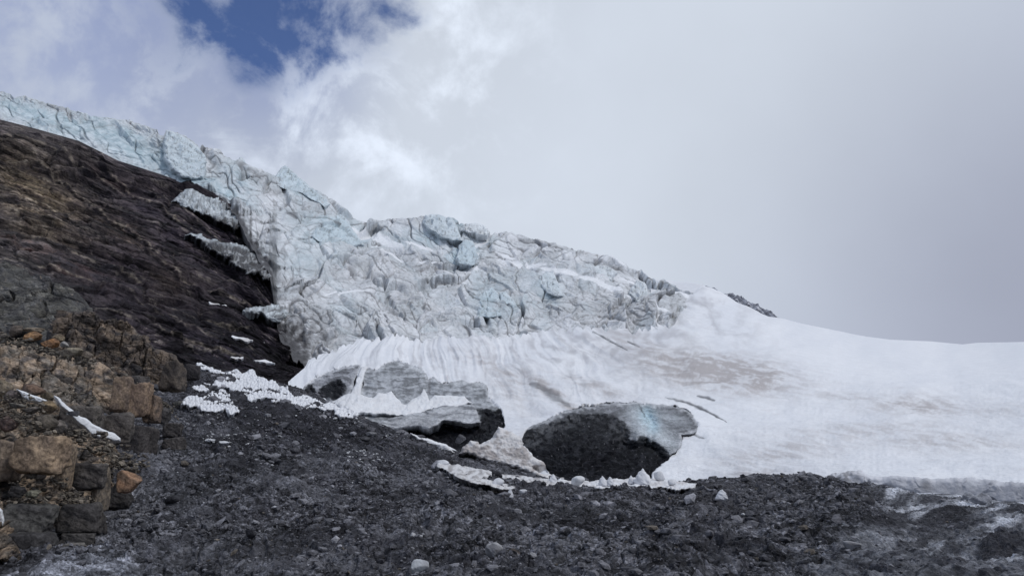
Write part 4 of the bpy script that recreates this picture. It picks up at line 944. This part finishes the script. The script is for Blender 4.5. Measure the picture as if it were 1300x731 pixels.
serac([(578, 330), (582, 312), (590, 304), (600, 306), (604, 314), (608, 326), (610, 336), (598, 338), (586, 336)], 182, .6, "pale blue pointed ice fin below the round top", 641)
serac([(604, 402), (607, 384), (614, 370), (624, 364), (632, 372), (636, 390), (638, 402), (622, 404)], 146, .6, "broad smooth blue ice face in the middle of the icefall", 651)
serac([(634, 372), (642, 370), (652, 380), (658, 396), (654, 404), (644, 404), (637, 392)], 147, .5, "narrow blue ice face right beside the broad smooth one", 661)
serac([(682, 352), (694, 345), (704, 348), (710, 360), (716, 376), (706, 376), (694, 372), (684, 362)], 172, .3, "grey triangular ice face under the thin snow band", 671)
serac([(748, 344), (760, 336), (772, 338), (784, 346), (776, 356), (760, 358)], 198, .1, "dull grey domed ice block near the right shoulder", 681)
serac([(798, 372), (808, 356), (818, 358), (824, 374), (822, 384), (810, 384)], 184, .1, "leaning grey ice block at the right end of the icefall", 691)
serac([(584, 294), (592, 285), (604, 283), (614, 286), (622, 295), (618, 300), (604, 298)], 196, .0, "dark grey ice hump on the skyline right of the round top", 701)
serac([(536, 282), (540, 273), (556, 272), (574, 277), (582, 290), (588, 306), (574, 306), (556, 298), (542, 290)], 196, .35, "rounded ice head with dark cracked cap, top of the middle skyline", 711)

# ------------------------------------------------------------------ stepped rock ledges at the left
def ledge(pl_, D0, Dg_x, Dg_y, cA, cB, cD, lab, seed, cw=34, ch=22, slope=-.15, amp=1.0, zones=(), rim=(5, 1.0), fn=4, rough=.09, skirt=4.0, steps=()):
    yb = max(q[1] for q in pl_)
    def Dfn(U, V):
        D = D0 + Dg_x * (U - 100) + Dg_y * (yb - V)
        for (cx, cy, rx, ry, w, an, dd) in steps: D = D + dd * blobs(U, V, [(cx, cy, rx, ry, w, an)])
        return D
    def fields(U, V):
        w = fbm(U / 60, V / 40, seed, 3); w2 = fbm(U / 16, V / 10, seed + 1, 4); s = V + slope * -U
        A = worley(U / cw + w * .35, s / ch + w * .3, seed + 2, .55); B = worley(U / (cw * .4) + w2 * .2, s / (ch * .38) + w2 * .15, seed + 3, .8); Cw = worley(U / (cw * .14), s / (ch * .12) + w2 * .3, seed + 4)
        return w, w2, s, A, B, Cw
    def dsp(U, V, X, sd):
        w, w2, s, A, B, Cw = fields(U, V)
        z = blobs(U, V, zones) if zones else 0 * U            # smoother faces
        f = 1 - .7 * np.clip(z, 0, 1)
        d = (A[1] - .5) * 9 + A[2] * 7 - 5 * (1 - sstep(A[0], 0, .10)) + f * ((B[1] - .5) * 3.2 + B[2] * 3.0 - 1.8 * (1 - sstep(B[0], 0, .15))) + f * ((Cw[1] - .5) * 1.3 + Cw[2] * 1.0) + fbm(U / 9, s / 4, seed + 6, 4) * 1.5 * f
        return d * amp * X[..., 1] / F
    def cl(U, V, X, sd):
        w, w2, s, A, B, Cw = fields(U, V); n = fbm(U / 18, s / 9, seed + 7, 5); n2 = fbm(U / 5, V / 4, seed + 8, 4)
        c = mix(cA, cB, sstep(n + .8 * (A[3] - .5) + .4 * (B[3] - .5), -.6, .7))
        c = mix(c, cD, sstep(fbm(U / 30, V / 16, seed + 9, 4) + .6 * (B[1] - .5), .05, .6) * .85)
        c = c * (.80 + .4 * Cw[3][..., None])
        c = mix(c, C(.27, .21, .15), sstep(n2 + .5 * n, .7, 1.1) * .5)
        return mix(c, C(.016, .015, .017), np.clip((1 - sstep(A[0], 0, .045)) * .75 + (1 - sstep(B[0], 0, .05)) * .45, 0, .85))
    return patch("rock_ledge", M_ledge, pl_, .6, Dfn, dsp, cl, rim=rim, skirt=skirt, fn=fn, rough=rough, seed=seed, smooth=False, **tag(lab, "rock ledge", "stepped rock ledges of the left foreground"))
TAN, TAN2, GREYR, DARKR = C(.32, .245, .175), C(.27, .205, .15), C(.155, .138, .120), C(.040, .038, .040)
ledge([(-120, 338), (0, 335), (25, 340), (55, 350), (85, 364), (105, 378), (118, 392), (120, 405), (112, 428), (60, 440), (0, 430), (-120, 425)], 37, .01, .10, C(.105, .100, .088), C(.082, .080, .078), C(.048, .046, .048),
      "smooth grey rock slab above the orange boulders, topmost ledge", 801, cw=70, ch=30, slope=.25, zones=[(30, 380, 90, 40, 1, 15)])
ledge([(60, 420), (72, 402), (85, 394), (100, 395), (118, 402), (138, 405), (152, 408), (168, 414), (178, 425), (190, 436), (204, 444), (222, 450), (231, 462), (236, 478), (237, 492), (222, 503), (205, 512), (180, 500), (150, 480), (110, 465), (70, 450)], 31, .03, .04,
      C(.145, .112, .086), C(.070, .060, .055), DARKR, "dark knobbly rock hump between the grey slab and the moraine", 811, cw=30, ch=24, slope=.2, amp=1.2)
ledge([(-120, 425), (0, 424), (40, 440), (75, 448), (112, 452), (132, 462), (146, 474), (150, 482), (168, 484), (178, 492), (186, 500), (196, 512), (204, 522), (206, 545), (222, 552), (234, 566), (228, 580), (205, 588), (190, 585), (170, 592), (150, 590), (140, 575), (100, 560), (0, 560), (-120, 560)], 22.5, .03, .035,
      TAN2, GREYR, DARKR * 1.3, "long tan and grey rock wall with upright joints, middle ledge", 821, cw=30, ch=52, slope=.22, zones=[(60, 470, 60, 22, .8, 10), (130, 490, 20, 16, .8, 0), (45, 490, 20, 16, .8, 0)], steps=[(90, 520, 80, 14, 1, 20, -1.2)])
ledge([(-120, 485), (0, 490), (20, 494), (40, 500), (60, 512), (80, 528), (98, 540), (112, 552), (128, 558), (146, 566), (150, 580), (144, 600), (150, 622), (148, 640), (138, 655), (130, 668), (128, 682), (112, 690), (98, 690), (80, 700), (70, 712), (50, 716), (0, 712), (-120, 712)], 13.2, .028, .022,
      C(.25, .19, .138), C(.115, .10, .086), C(.030, .030, .033), "crumbling brown rock ledge carrying the big tan block, nearest ledge", 831, cw=26, ch=24, slope=.12, amp=1.1, rim=(5, .6), skirt=3)

# discrete blocks of the ledges
BL = [  # px, py, w, h, D, colour A, colour B, box, label
    (54, 578, 66, 48, 12.4, (.27, .215, .16), (.15, .12, .095), 1, "large smooth tan rock block, biggest pale block of the nearest ledge"),
    (8, 585, 34, 52, 12.6, (.22, .185, .15), (.13, .11, .095), 1, "tan upright rock slab at the left edge beside the biggest tan block"),
    (36, 659, 68, 40, 12.0, (.075, .078, .080), (.045, .046, .050), 1, "dark greenish grey rock block, upper one of two stacked at the lower left"),
    (32, 695, 74, 40, 11.8, (.062, .065, .070), (.040, .041, .046), 1, "dark rounded rock block at the very bottom left, below its twin"),
    (104, 658, 52, 40, 12.6, (.068, .066, .066), (.040, .040, .043), 1, "dark squared rock block right of the two stacked dark blocks"),
    (97, 686, 50, 18, 12.3, (.060, .060, .062), (.035, .035, .038), 1, "low dark rock shelf under the squared dark block"),
    (94, 695, 26, 12, 11.9, (.20, .205, .205), (.11, .11, .11), 1, "small pale grey angular stone at the foot of the low dark shelf"),
    (84, 590, 10, 62, 12.8, (.20, .165, .125), (.12, .10, .085), 1, "narrow upright tan rock rib beside the biggest tan block"),
    (112, 605, 46, 34, 13.2, (.075, .072, .072), (.045, .044, .047), 1, "dark fissured rock block right of the narrow tan rib"),
    (128, 618, 16, 60, 13.4, (.16, .14, .115), (.085, .078, .072), 1, "tall thin brownish rock pillar left of the lone orange boulder"),
    (150, 630, 34, 34, 14.6, (.050, .050, .053), (.032, .032, .035), 0, "dark rock lump that carries the lone orange boulder"),
    (22, 624, 20, 14, 12.0, (.040, .041, .046), (.03, .03, .033), 0, "small near-black stone under the biggest tan block"),
    (42, 627, 18, 11, 12.0, (.14, .145, .12), (.09, .09, .08), 0, "small greenish grey stone next to the near-black stone"),
    (104, 534, 46, 40, 15.5, (.115, .110, .106), (.065, .062, .062), 1, "grey squared rock block above the snow strip"),
    (148, 545, 46, 46, 18.5, (.10, .095, .092), (.055, .053, .055), 1, "grey rock block with a pale right edge under the middle wall"),
    (176, 560, 38, 42, 21.0, (.065, .063, .066), (.040, .039, .042), 1, "dark cube-like rock block at the right foot of the middle wall"),
    (178, 508, 24, 46, 21.4, (.22, .17, .13), (.13, .10, .085), 1, "reddish tan upright rock pillar at the end of the middle wall"),
    (156, 500, 24, 48, 21.2, (.20, .16, .125), (.12, .098, .085), 1, "tan cracked rock pillar left of the reddish tan one"),
    (194, 520, 20, 36, 21.8, (.16, .125, .10), (.09, .075, .068), 1, "brown rock pillar rightmost of the three pillars"),
    (206, 527, 20, 24, 24.0, (.060, .060, .064), (.035, .035, .038), 1, "dark rock block behind the brown pillar"),
    (219, 546, 28, 20, 22.5, (.072, .070, .072), (.042, .041, .044), 1, "dark weathered rock lump, upper of two beside the moraine"),
    (221, 564, 28, 20, 21.8, (.072, .070, .072), (.042, .041, .044), 1, "dark rounded rock lump, lower of two beside the moraine"),
    (170, 490, 36, 26, 26.0, (.068, .066, .068), (.040, .040, .043), 1, "dark grey rock shoulder behind the tan pillars"),
    (244, 472, 24, 22, 35.0, (.040, .039, .043), (.028, .028, .031), 1, "black rock block at the upper end of the snow rubble"),
    (220, 478, 30, 40, 31.0, (.088, .078, .070), (.045, .042, .042), 1, "dark brown buttress rock left of the black block")]
for i, (px, py, w, h, D, a, b, bx_, lab) in enumerate(BL):
    wm = (1.18, 1.10, 1.02)
    a = tuple(np.array(a) * wm); b = tuple(np.array(b) * wm)
    boulder("rock_block", px, py, w, h, D, a, 1000 + i, .8, box=bx_, colr2=b, rot=.25 * ((i % 3) - 1), rough=.10, planes=18, soft=24, **tag(lab, "rock block"))
OR = [
    (166, 611, 30, 28, 14.0, (.27, .165, .105), (.16, .11, .08), "lone orange boulder lying where the ledge meets the moraine"),
    (44, 427, 25, 14, 20.9, (.30, .175, .085), (.18, .11, .065), "rounded rusty orange boulder, left of the two orange ones on the ledge"),
    (64, 436, 23, 14, 20.8, (.32, .165, .075), (.17, .10, .06), "brighter rusty orange boulder, right of the two orange ones on the ledge"),
    (19, 420, 20, 14, 21.1, (.14, .115, .095), (.06, .05, .045), "dark squared boulder with a pale top, leftmost in the orange boulder row"),
    (42, 419, 32, 8, 21.4, (.27, .23, .18), (.16, .13, .10), "flat pale slab stone lying behind the rounded orange boulder"),
    (74, 430, 16, 13, 21.0, (.24, .19, .13), (.14, .11, .08), "pointed ochre stone standing behind the brighter orange boulder"),
    (82, 437, 11, 8, 20.7, (.26, .25, .24), (.15, .14, .13), "small whitish stone right of the pointed ochre stone"),
    (93, 447, 30, 14, 20.4, (.22, .19, .14), (.12, .10, .08), "flat angular khaki boulder on the edge of the middle ledge"),
    (110, 451, 14, 11, 20.6, (.22, .19, .15), (.12, .10, .085), "small khaki stone at the right end of the boulder row"),
    (43, 495, 28, 18, 13.7, (.165, .11, .08), (.08, .06, .05), "reddish brown boulder above the upper tip of the snow strip"),
    (60, 504, 16, 14, 13.9, (.14, .115, .08), (.085, .07, .055), "khaki boulder resting against the reddish brown one"),
    (63, 517, 22, 18, 13.2, (.21, .155, .095), (.12, .09, .065), "ochre topped boulder dividing the snow strip in two"),
    (6, 493, 18, 22, 13.8, (.22, .18, .13), (.14, .115, .09), "pale khaki boulder at the left edge above the snow strip"),
    (18, 506, 26, 22, 13.5, (.12, .10, .095), (.07, .06, .058), "brown wedge boulder left of the snow strip tip"),
    (94, 525, 15, 7, 12.9, (.085, .082, .088), (.05, .05, .054), "thin grey stone lying on the middle of the snow strip"),
    (132, 552, 10, 9, 14.0, (.15, .13, .11), (.09, .08, .07), "small brown stone perched on the lower end of the snow strip"),
    (60, 537, 32, 20, 12.8, (.14, .12, .095), (.08, .07, .06), "squared olive grey boulder just below the snow strip"),
    (76, 542, 18, 18, 12.9, (.16, .14, .125), (.10, .09, .08), "pale grey boulder right of the squared olive one"),
    (10, 538, 24, 20, 12.6, (.12, .085, .075), (.06, .045, .043), "dark red brown stone heap piece at the left edge"),
    (40, 520, 26, 9, 12.9, (.15, .13, .115), (.09, .08, .07), "flat brownish stone under the left piece of the snow strip"),
    (22, 515, 22, 7, 12.9, (.16, .15, .13), (.10, .09, .08), "flat grey slab stone left of the flat brownish one")]
for i, (px, py, w, h, D, a, b, lab) in enumerate(OR):
    boulder("boulder", px, py, w, h, D, a, 1100 + i, .8, colr2=b, rough=.06, planes=16, soft=20, **tag(lab, "boulder"))

# snow strip on the ledges
patch("snow_strip", M_snow, [(20, 493), (32, 497), (48, 503), (60, 508), (56, 512), (50, 511), (34, 508), (28, 503)], .5, lambda U, V: 13.35 + 0 * U, snow_d(.4, 851), snow_c(.03, 852), rim=(2, .10), skirt=.12, rough=.05, fn=2,
      **tag("short white snow strip left of the ochre topped boulder", "snow patch", "snow strips on the near ledge"))
patch("snow_strip", M_snow, [(68, 501), (74, 504), (84, 514), (92, 520), (100, 527), (110, 531), (120, 539), (132, 545), (146, 550), (153, 556), (153, 560), (142, 560), (136, 557), (126, 556), (116, 552), (108, 543), (100, 538), (92, 530), (84, 526), (86, 523), (78, 517), (72, 508)], .5, lambda U, V: 13.15 + .012 * (U - 60), snow_d(.4, 853), snow_c(.03, 854), rim=(2.5, .12), skirt=.12, rough=.04, fn=2,
      **tag("long white snow strip slanting down the near ledge to its right end", "snow patch", "snow strips on the near ledge"))
patch("snow_bank", M_snow, [(-40, 638), (-2, 640), (4, 648), (6, 660), (4, 668), (-4, 672), (-40, 672)], .5, lambda U, V: 11.6 + 0 * U, snow_d(.4, 855), snow_c(.03, 856), rim=(3, .2), skirt=.4, rough=.05, fn=2, **tag("sliver of white snow at the left edge beside the dark stacked blocks", "snow patch", "snow slivers at the left edge"))
patch("snow_bank", M_snow, [(-60, 700), (-4, 702), (6, 708), (16, 717), (30, 722), (20, 728), (0, 734), (-60, 740)], .5, lambda U, V: 10.9 + 0 * U, snow_d(.4, 857), snow_c(.15, 858), rim=(3, .2), skirt=.4, rough=.05, fn=2, **tag("sliver of white snow in the bottom left corner", "snow patch", "snow slivers at the left edge"))

# ------------------------------------------------------------------ single stones and ice lumps on the moraine
ST = [(532, 719, 21, 17, (.42, .44, .46), (.30, .31, .33), "pale grey domed ice boulder at the bottom, centre left", "ice block"),
      (627, 699, 22, 20, (.34, .34, .35), (.14, .14, .15), "grey ice lump with a white cap left of the brown boulder", "ice block"),
      (651, 704, 24, 15, (.075, .062, .055), (.045, .04, .04), "brown boulder half sunk in rubble beside the white capped lump", "boulder"),
      (676, 706, 10, 10, (.30, .30, .32), (.16, .16, .17), "small pale ice lump right of the brown boulder", "ice block"),
      (524, 681, 7, 10, (.50, .50, .52), (.32, .32, .33), "small white ice chip left of the dark pit", "ice chip"),
      (533, 682, 7, 7, (.45, .45, .47), (.28, .28, .30), "little white ice chip touching the dark pit's left rim", "ice chip"),
      (1083, 692, 22, 11, (.30, .30, .32), (.15, .15, .16), "pale ice lump near the rubble's right border", "ice block"),
      (584, 557, 14, 12, (.10, .10, .11), (.06, .06, .068), "dark grey boulder before the hollow of the middle cave", "boulder"),
      (505, 563, 18, 8, (.12, .12, .13), (.07, .07, .078), "flat grey boulder beside the snow wedge on the slope", "boulder"),
      (471, 551, 14, 6, (.20, .20, .21), (.11, .11, .12), "flat light grey stone under the tip of the grey ice tongue", "boulder"),
      (225, 512, 13, 6, (.20, .195, .18), (.10, .10, .095), "pale tilted stone at the left foot of the triangular snow heap", "boulder"),
      (352, 586, 16, 9, (.055, .055, .062), (.035, .035, .04), "dark oval boulder on the slope left of the white ice lump", "boulder"),
      (370, 593, 11, 6, (.48, .49, .51), (.30, .31, .33), "white ice lump on the dark slope, right of the oval boulder", "ice block"),
      (253, 528, 10, 6, (.14, .14, .145), (.08, .08, .085), "small grey boulder under the triangular snow heap", "boulder"),
      (332, 577, 12, 5, (.18, .18, .185), (.10, .10, .105), "flat grey stone up slope of the oval boulder", "boulder"),
      (266, 559, 14, 5, (.58, .59, .61), (.36, .37, .39), "flat white ice flake, left of two on the dark slope", "ice flake"),
      (284, 562, 14, 5, (.58, .59, .61), (.36, .37, .39), "flat white ice flake, right of two on the dark slope", "ice flake"),
      (284, 571, 5, 4, (.58, .59, .61), (.40, .41, .43), "tiny white ice chip just below the two flakes", "ice chip"),
      (177, 588, 7, 4, (.50, .51, .53), (.34, .35, .37), "tiny white ice chip above the lone orange boulder", "ice chip"),
      (466, 613, 10, 5, (.55, .55, .57), (.34, .34, .36), "white ice crumb, left of a pair mid slope", "ice chip"),
      (487, 615, 13, 5, (.55, .55, .57), (.34, .34, .36), "white ice crumb, right of a pair mid slope", "ice chip"),
      (500, 625, 12, 6, (.26, .26, .28), (.14, .14, .15), "grey ice lump below the pair of white crumbs", "ice block"),
      (386, 730, 5, 5, (.5, .5, .52), (.34, .34, .36), "tiny white chip at the bottom edge of the picture", "ice chip"),
      (857, 517, 4, 7, (.045, .045, .05), (.03, .03, .035), "small dark stone standing on the rim of the wide cave", "boulder")]
for i, (px, py, w, h, a, b, lab, cat) in enumerate(ST):
    D = float(Dg(np.array([float(px)]), np.array([float(py + h * .4)]))[0]) * .985
    if px == 857: D = 57.0
    boulder(cat.replace(' ', '_'), px, py, w, h, D, a, 1200 + i, .9, colr2=b, rough=.06, planes=12, soft=9 if 'ice' in cat else 18, mat=M_snowchunk if 'ice' in cat else None, sub=5 if w > 12 else 3, **tag(lab, cat))

# ------------------------------------------------------------------ loose rubble
def scatter(name, lab_kind, pts, sizes, cols, seed, sub=1, flat=.6, mat=M_stone):
    r = np.random.default_rng(seed); T = [chisel(sub, seed + 60 + i, 12, .5 * (i % 2), .0, 12) for i in range(10)]
    nv = len(T[0][0]); Vs = []; Fs = []; Cs = []
    k = r.integers(0, 10, len(pts))
    for j in range(10):
        m = np.where(k == j)[0]; n = len(m)
        if not n: continue
        X = T[j][0]; a = r.uniform(0, 6.28, n); tx = r.normal(0, .22, (n, 2))
        sc_ = sizes[m][:, None, None] * np.stack([r.uniform(.8, 1.35, n), r.uniform(.7, 1.1, n), r.uniform(.35, .8, n) * flat / .6], -1)[:, None, :]
        Y = X[None] * sc_ * .5
        c, s = np.cos(a)[:, None], np.sin(a)[:, None]
        Y = np.stack([Y[..., 0] * c - Y[..., 1] * s, Y[..., 0] * s + Y[..., 1] * c, Y[..., 2]], -1)
        Y[..., 2] += Y[..., 0] * tx[:, :1] + Y[..., 1] * tx[:, 1:]
        Y += pts[m][:, None]
        Vs.append(Y.reshape(-1, 3)); Cs.append(np.repeat(cols[m][:, None], nv, 1).reshape(-1, 3) * (1 + .12 * r.normal(size=(n * nv, 1))))
        Fs.append((T[j][1][None] + (np.arange(n) * nv)[:, None, None]).reshape(-1, 3))
    off = np.cumsum([0] + [len(v) for v in Vs[:-1]])
    return link(name, np.concatenate(Vs), np.concatenate([f + o for f, o in zip(Fs, off)]), mat, col=np.concatenate(Cs), smooth=False, kind=lab_kind)
def pixel_of(X):
    v = X - np.array([0, 0, EYE]); yc = v[..., 1] * COS + v[..., 2] * SIN; up = -v[..., 1] * SIN + v[..., 2] * COS
    return PW / 2 + F * v[..., 0] / yc, PH / 2 - F * up / yc
G = XG[:820].reshape(-1, 3); gx, gy = pixel_of(G)
ok = (gx > -140) & (gx < 1440) & (gy < 760) & (G[:, 1] < 60)
sa, sb = ice_streak(gx, gy)
hollow_mask = blobs(gx, gy, [(400, 540, 120, 26, .85, 12), (330, 515, 80, 20, .8, 5)])  # thins the gravel over the darker upper hollow
prob = ok * (1 - .93 * np.maximum(sa, sb * .8)) * (1 - .75 * hollow_mask) * (1 - .75 * sstep(fbm(G[:, 0] / 2.6, G[:, 1] / 4.0, 24, 4), -.1, .6)) * (.15 + .85 * sstep(fbm(G[:, 0] / 1.4, G[:, 1] / 2.0, 901, 3), -.4, .4))
r = np.random.default_rng(11)
prob = prob / prob.sum()
n = 46000
idx = r.choice(len(G), n, replace=False, p=prob)
D_ = G[idx, 1]
spx = np.clip(1.7 * (r.pareto(2.2, n) + 1), 0, 17)
size = spx * D_ / F
pts = G[idx] + np.array([0, 0, 1]) * (size * r.uniform(-.10, .18, n))[:, None]
tone = r.beta(1.6, 3.4, n)[:, None]
cols = C(.030, .030, .036) * (1 - tone) + C(.34, .34, .37) * tone
cols = np.where((r.random(n) < .03)[:, None], C(.12, .105, .09) * r.uniform(.6, 1.3, (n, 1)), cols)
scatter("gravel", "stuff", pts, size, cols, 21)
# larger dark rocks of the rubble, each one a thing
r3 = np.random.default_rng(77)
idx = r3.choice(len(G), 74, replace=False, p=prob)
MARKS = [(532, 719, "the pale domed ice boulder"), (651, 704, "the brown boulder"), (166, 611, "the lone orange boulder"), (352, 586, "the dark oval boulder"), (370, 593, "the white ice lump"), (466, 613, "the white crumb pair"),
         (255, 512, "the triangular snow heap"), (550, 566, "the thin snow wedge"), (600, 600, "the dirty snow ridge"), (815, 604, "the tallest snow cone"), (732, 611, "the round snow ball"), (1083, 692, "the pale ice lump at the border"),
         (915, 628, "the grey ice block on the crest"), (1060, 602, "the left end of the snow edge"), (500, 625, "the grey ice lump"), (1244, 634, "the larger ice pyramid"), (280, 565, "the two white flakes"), (94, 695, "the low dark shelf")]
seen_ = {}
order = []
for i in idx:
    if gx[i] < 160 or gx[i] > 1290 or gy[i] > 726: continue
    m = min(MARKS, key=lambda q: math.hypot(q[0] - gx[i], (q[1] - gy[i]) * 2)); order.append((math.hypot(m[0] - gx[i], (m[1] - gy[i]) * 2), i, m))
order.sort(key=lambda q: q[0])
for q, (dist, i, m) in enumerate(order):
    dx, dy = gx[i] - m[0], (gy[i] - m[1]) * 2
    a = (math.degrees(math.atan2(-dy, dx)) + 360) % 360
    dr_ = ["right of", "up and right of", "above", "up and left of", "left of", "down and left of", "below", "down and right of"][int((a + 22.5) // 45) % 8]
    k_ = seen_.get((m[2], dr_), 0)
    if k_ > 2: continue
    seen_[(m[2], dr_)] = k_ + 1
    w = float(np.clip(7 * (r3.pareto(2.2) + 1), 7, 24)); t_ = r3.uniform(0, .5); a = tuple(C(.035, .035, .040) * (1 - t_) + C(.16, .16, .172) * t_)
    boulder("rubble_rock", gx[i], gy[i] - w * .12, w, w * r3.uniform(.45, .7), G[i, 1], a, 1400 + q, 1.0, colr2=tuple(np.array(a) * .55), rough=.08, planes=14, soft=20, sub=3,
            **tag("dark angular rock, " + ["nearest", "second nearest", "third nearest"][k_] + " " + dr_ + " " + m[2], "rock", "loose dark rocks in the moraine rubble"))
# white ice crumbs on the dark slope
zone = blobs(gx, gy, [(380, 560, 60, 14, .5, 8), (465, 580, 22, 9, 2.2, 10), (495, 583, 16, 10, 1.2, 0), (280, 558, 26, 9, 2.0, 0), (340, 560, 60, 12, .4, 0), (470, 612, 22, 6, .8, 0), (430, 530, 30, 6, 1.4, 15), (300, 530, 60, 8, .5, 0), (490, 556, 14, 6, .8, 0), (250, 600, 60, 30, .10, 0), (650, 660, 300, 40, .015, 0)]) * ok
pr = zone / zone.sum(); n = 620
idx = r.choice(len(G), n, replace=False, p=pr); D_ = G[idx, 1]; spx = np.clip(1.4 * (r.pareto(2.6, n) + 1), 0, 6); size = spx * D_ / F
cols = C(.55, .56, .58) * r.uniform(.55, 1.2, (n, 1))
scatter("ice_crumbs", "stuff", G[idx] + np.array([0, 0, 1]) * (size * .2)[:, None], size, cols, 31, flat=.5, mat=M_snowchunk)
# small debris resting on the ledges
def ledge_pts(regions, n, seed):
    r = np.random.default_rng(seed); out = []
    for (xa, ya, xb, yb, th, D0, D1, w) in regions:
        m = int(n * w); t = r.random(m); px = xa + (xb - xa) * t; py = ya + (yb - ya) * t + r.normal(0, th, m); out.append(P(px, py, D0 + (D1 - D0) * t + r.normal(0, .12, m)))
    return np.concatenate(out)
pts = ledge_pts([(0, 428, 120, 462, 3.5, 20.9, 20.6, .26), (0, 500, 60, 520, 6, 13.2, 13.0, .10), (0, 525, 70, 552, 6, 12.7, 12.8, .16), (10, 620, 85, 612, 5, 12.2, 12.7, .08), (10, 636, 60, 634, 3, 12.0, 12.2, .06), (78, 632, 120, 640, 6, 12.8, 13.1, .10), (100, 558, 190, 592, 7, 14.4, 18, .20), (70, 498, 120, 506, 4, 16.6, 17.2, .06),
                 (130, 580, 175, 600, 6, 14.4, 15.6, .10), (140, 470, 230, 530, 5, 25, 25, .08), (80, 545, 140, 560, 4, 13.0, 13.8, .08)], 1500, 5)
n = len(pts); size = np.clip(2.2 * (r.pareto(2.4, n) + 1), 0, 11) * pts[:, 1] / F
cols = mix(C(.06, .055, .052), C(.26, .225, .18), r.beta(1.6, 2.2, n))
scatter("ledge_scree", "stuff", pts, size, cols, 41, flat=.6)
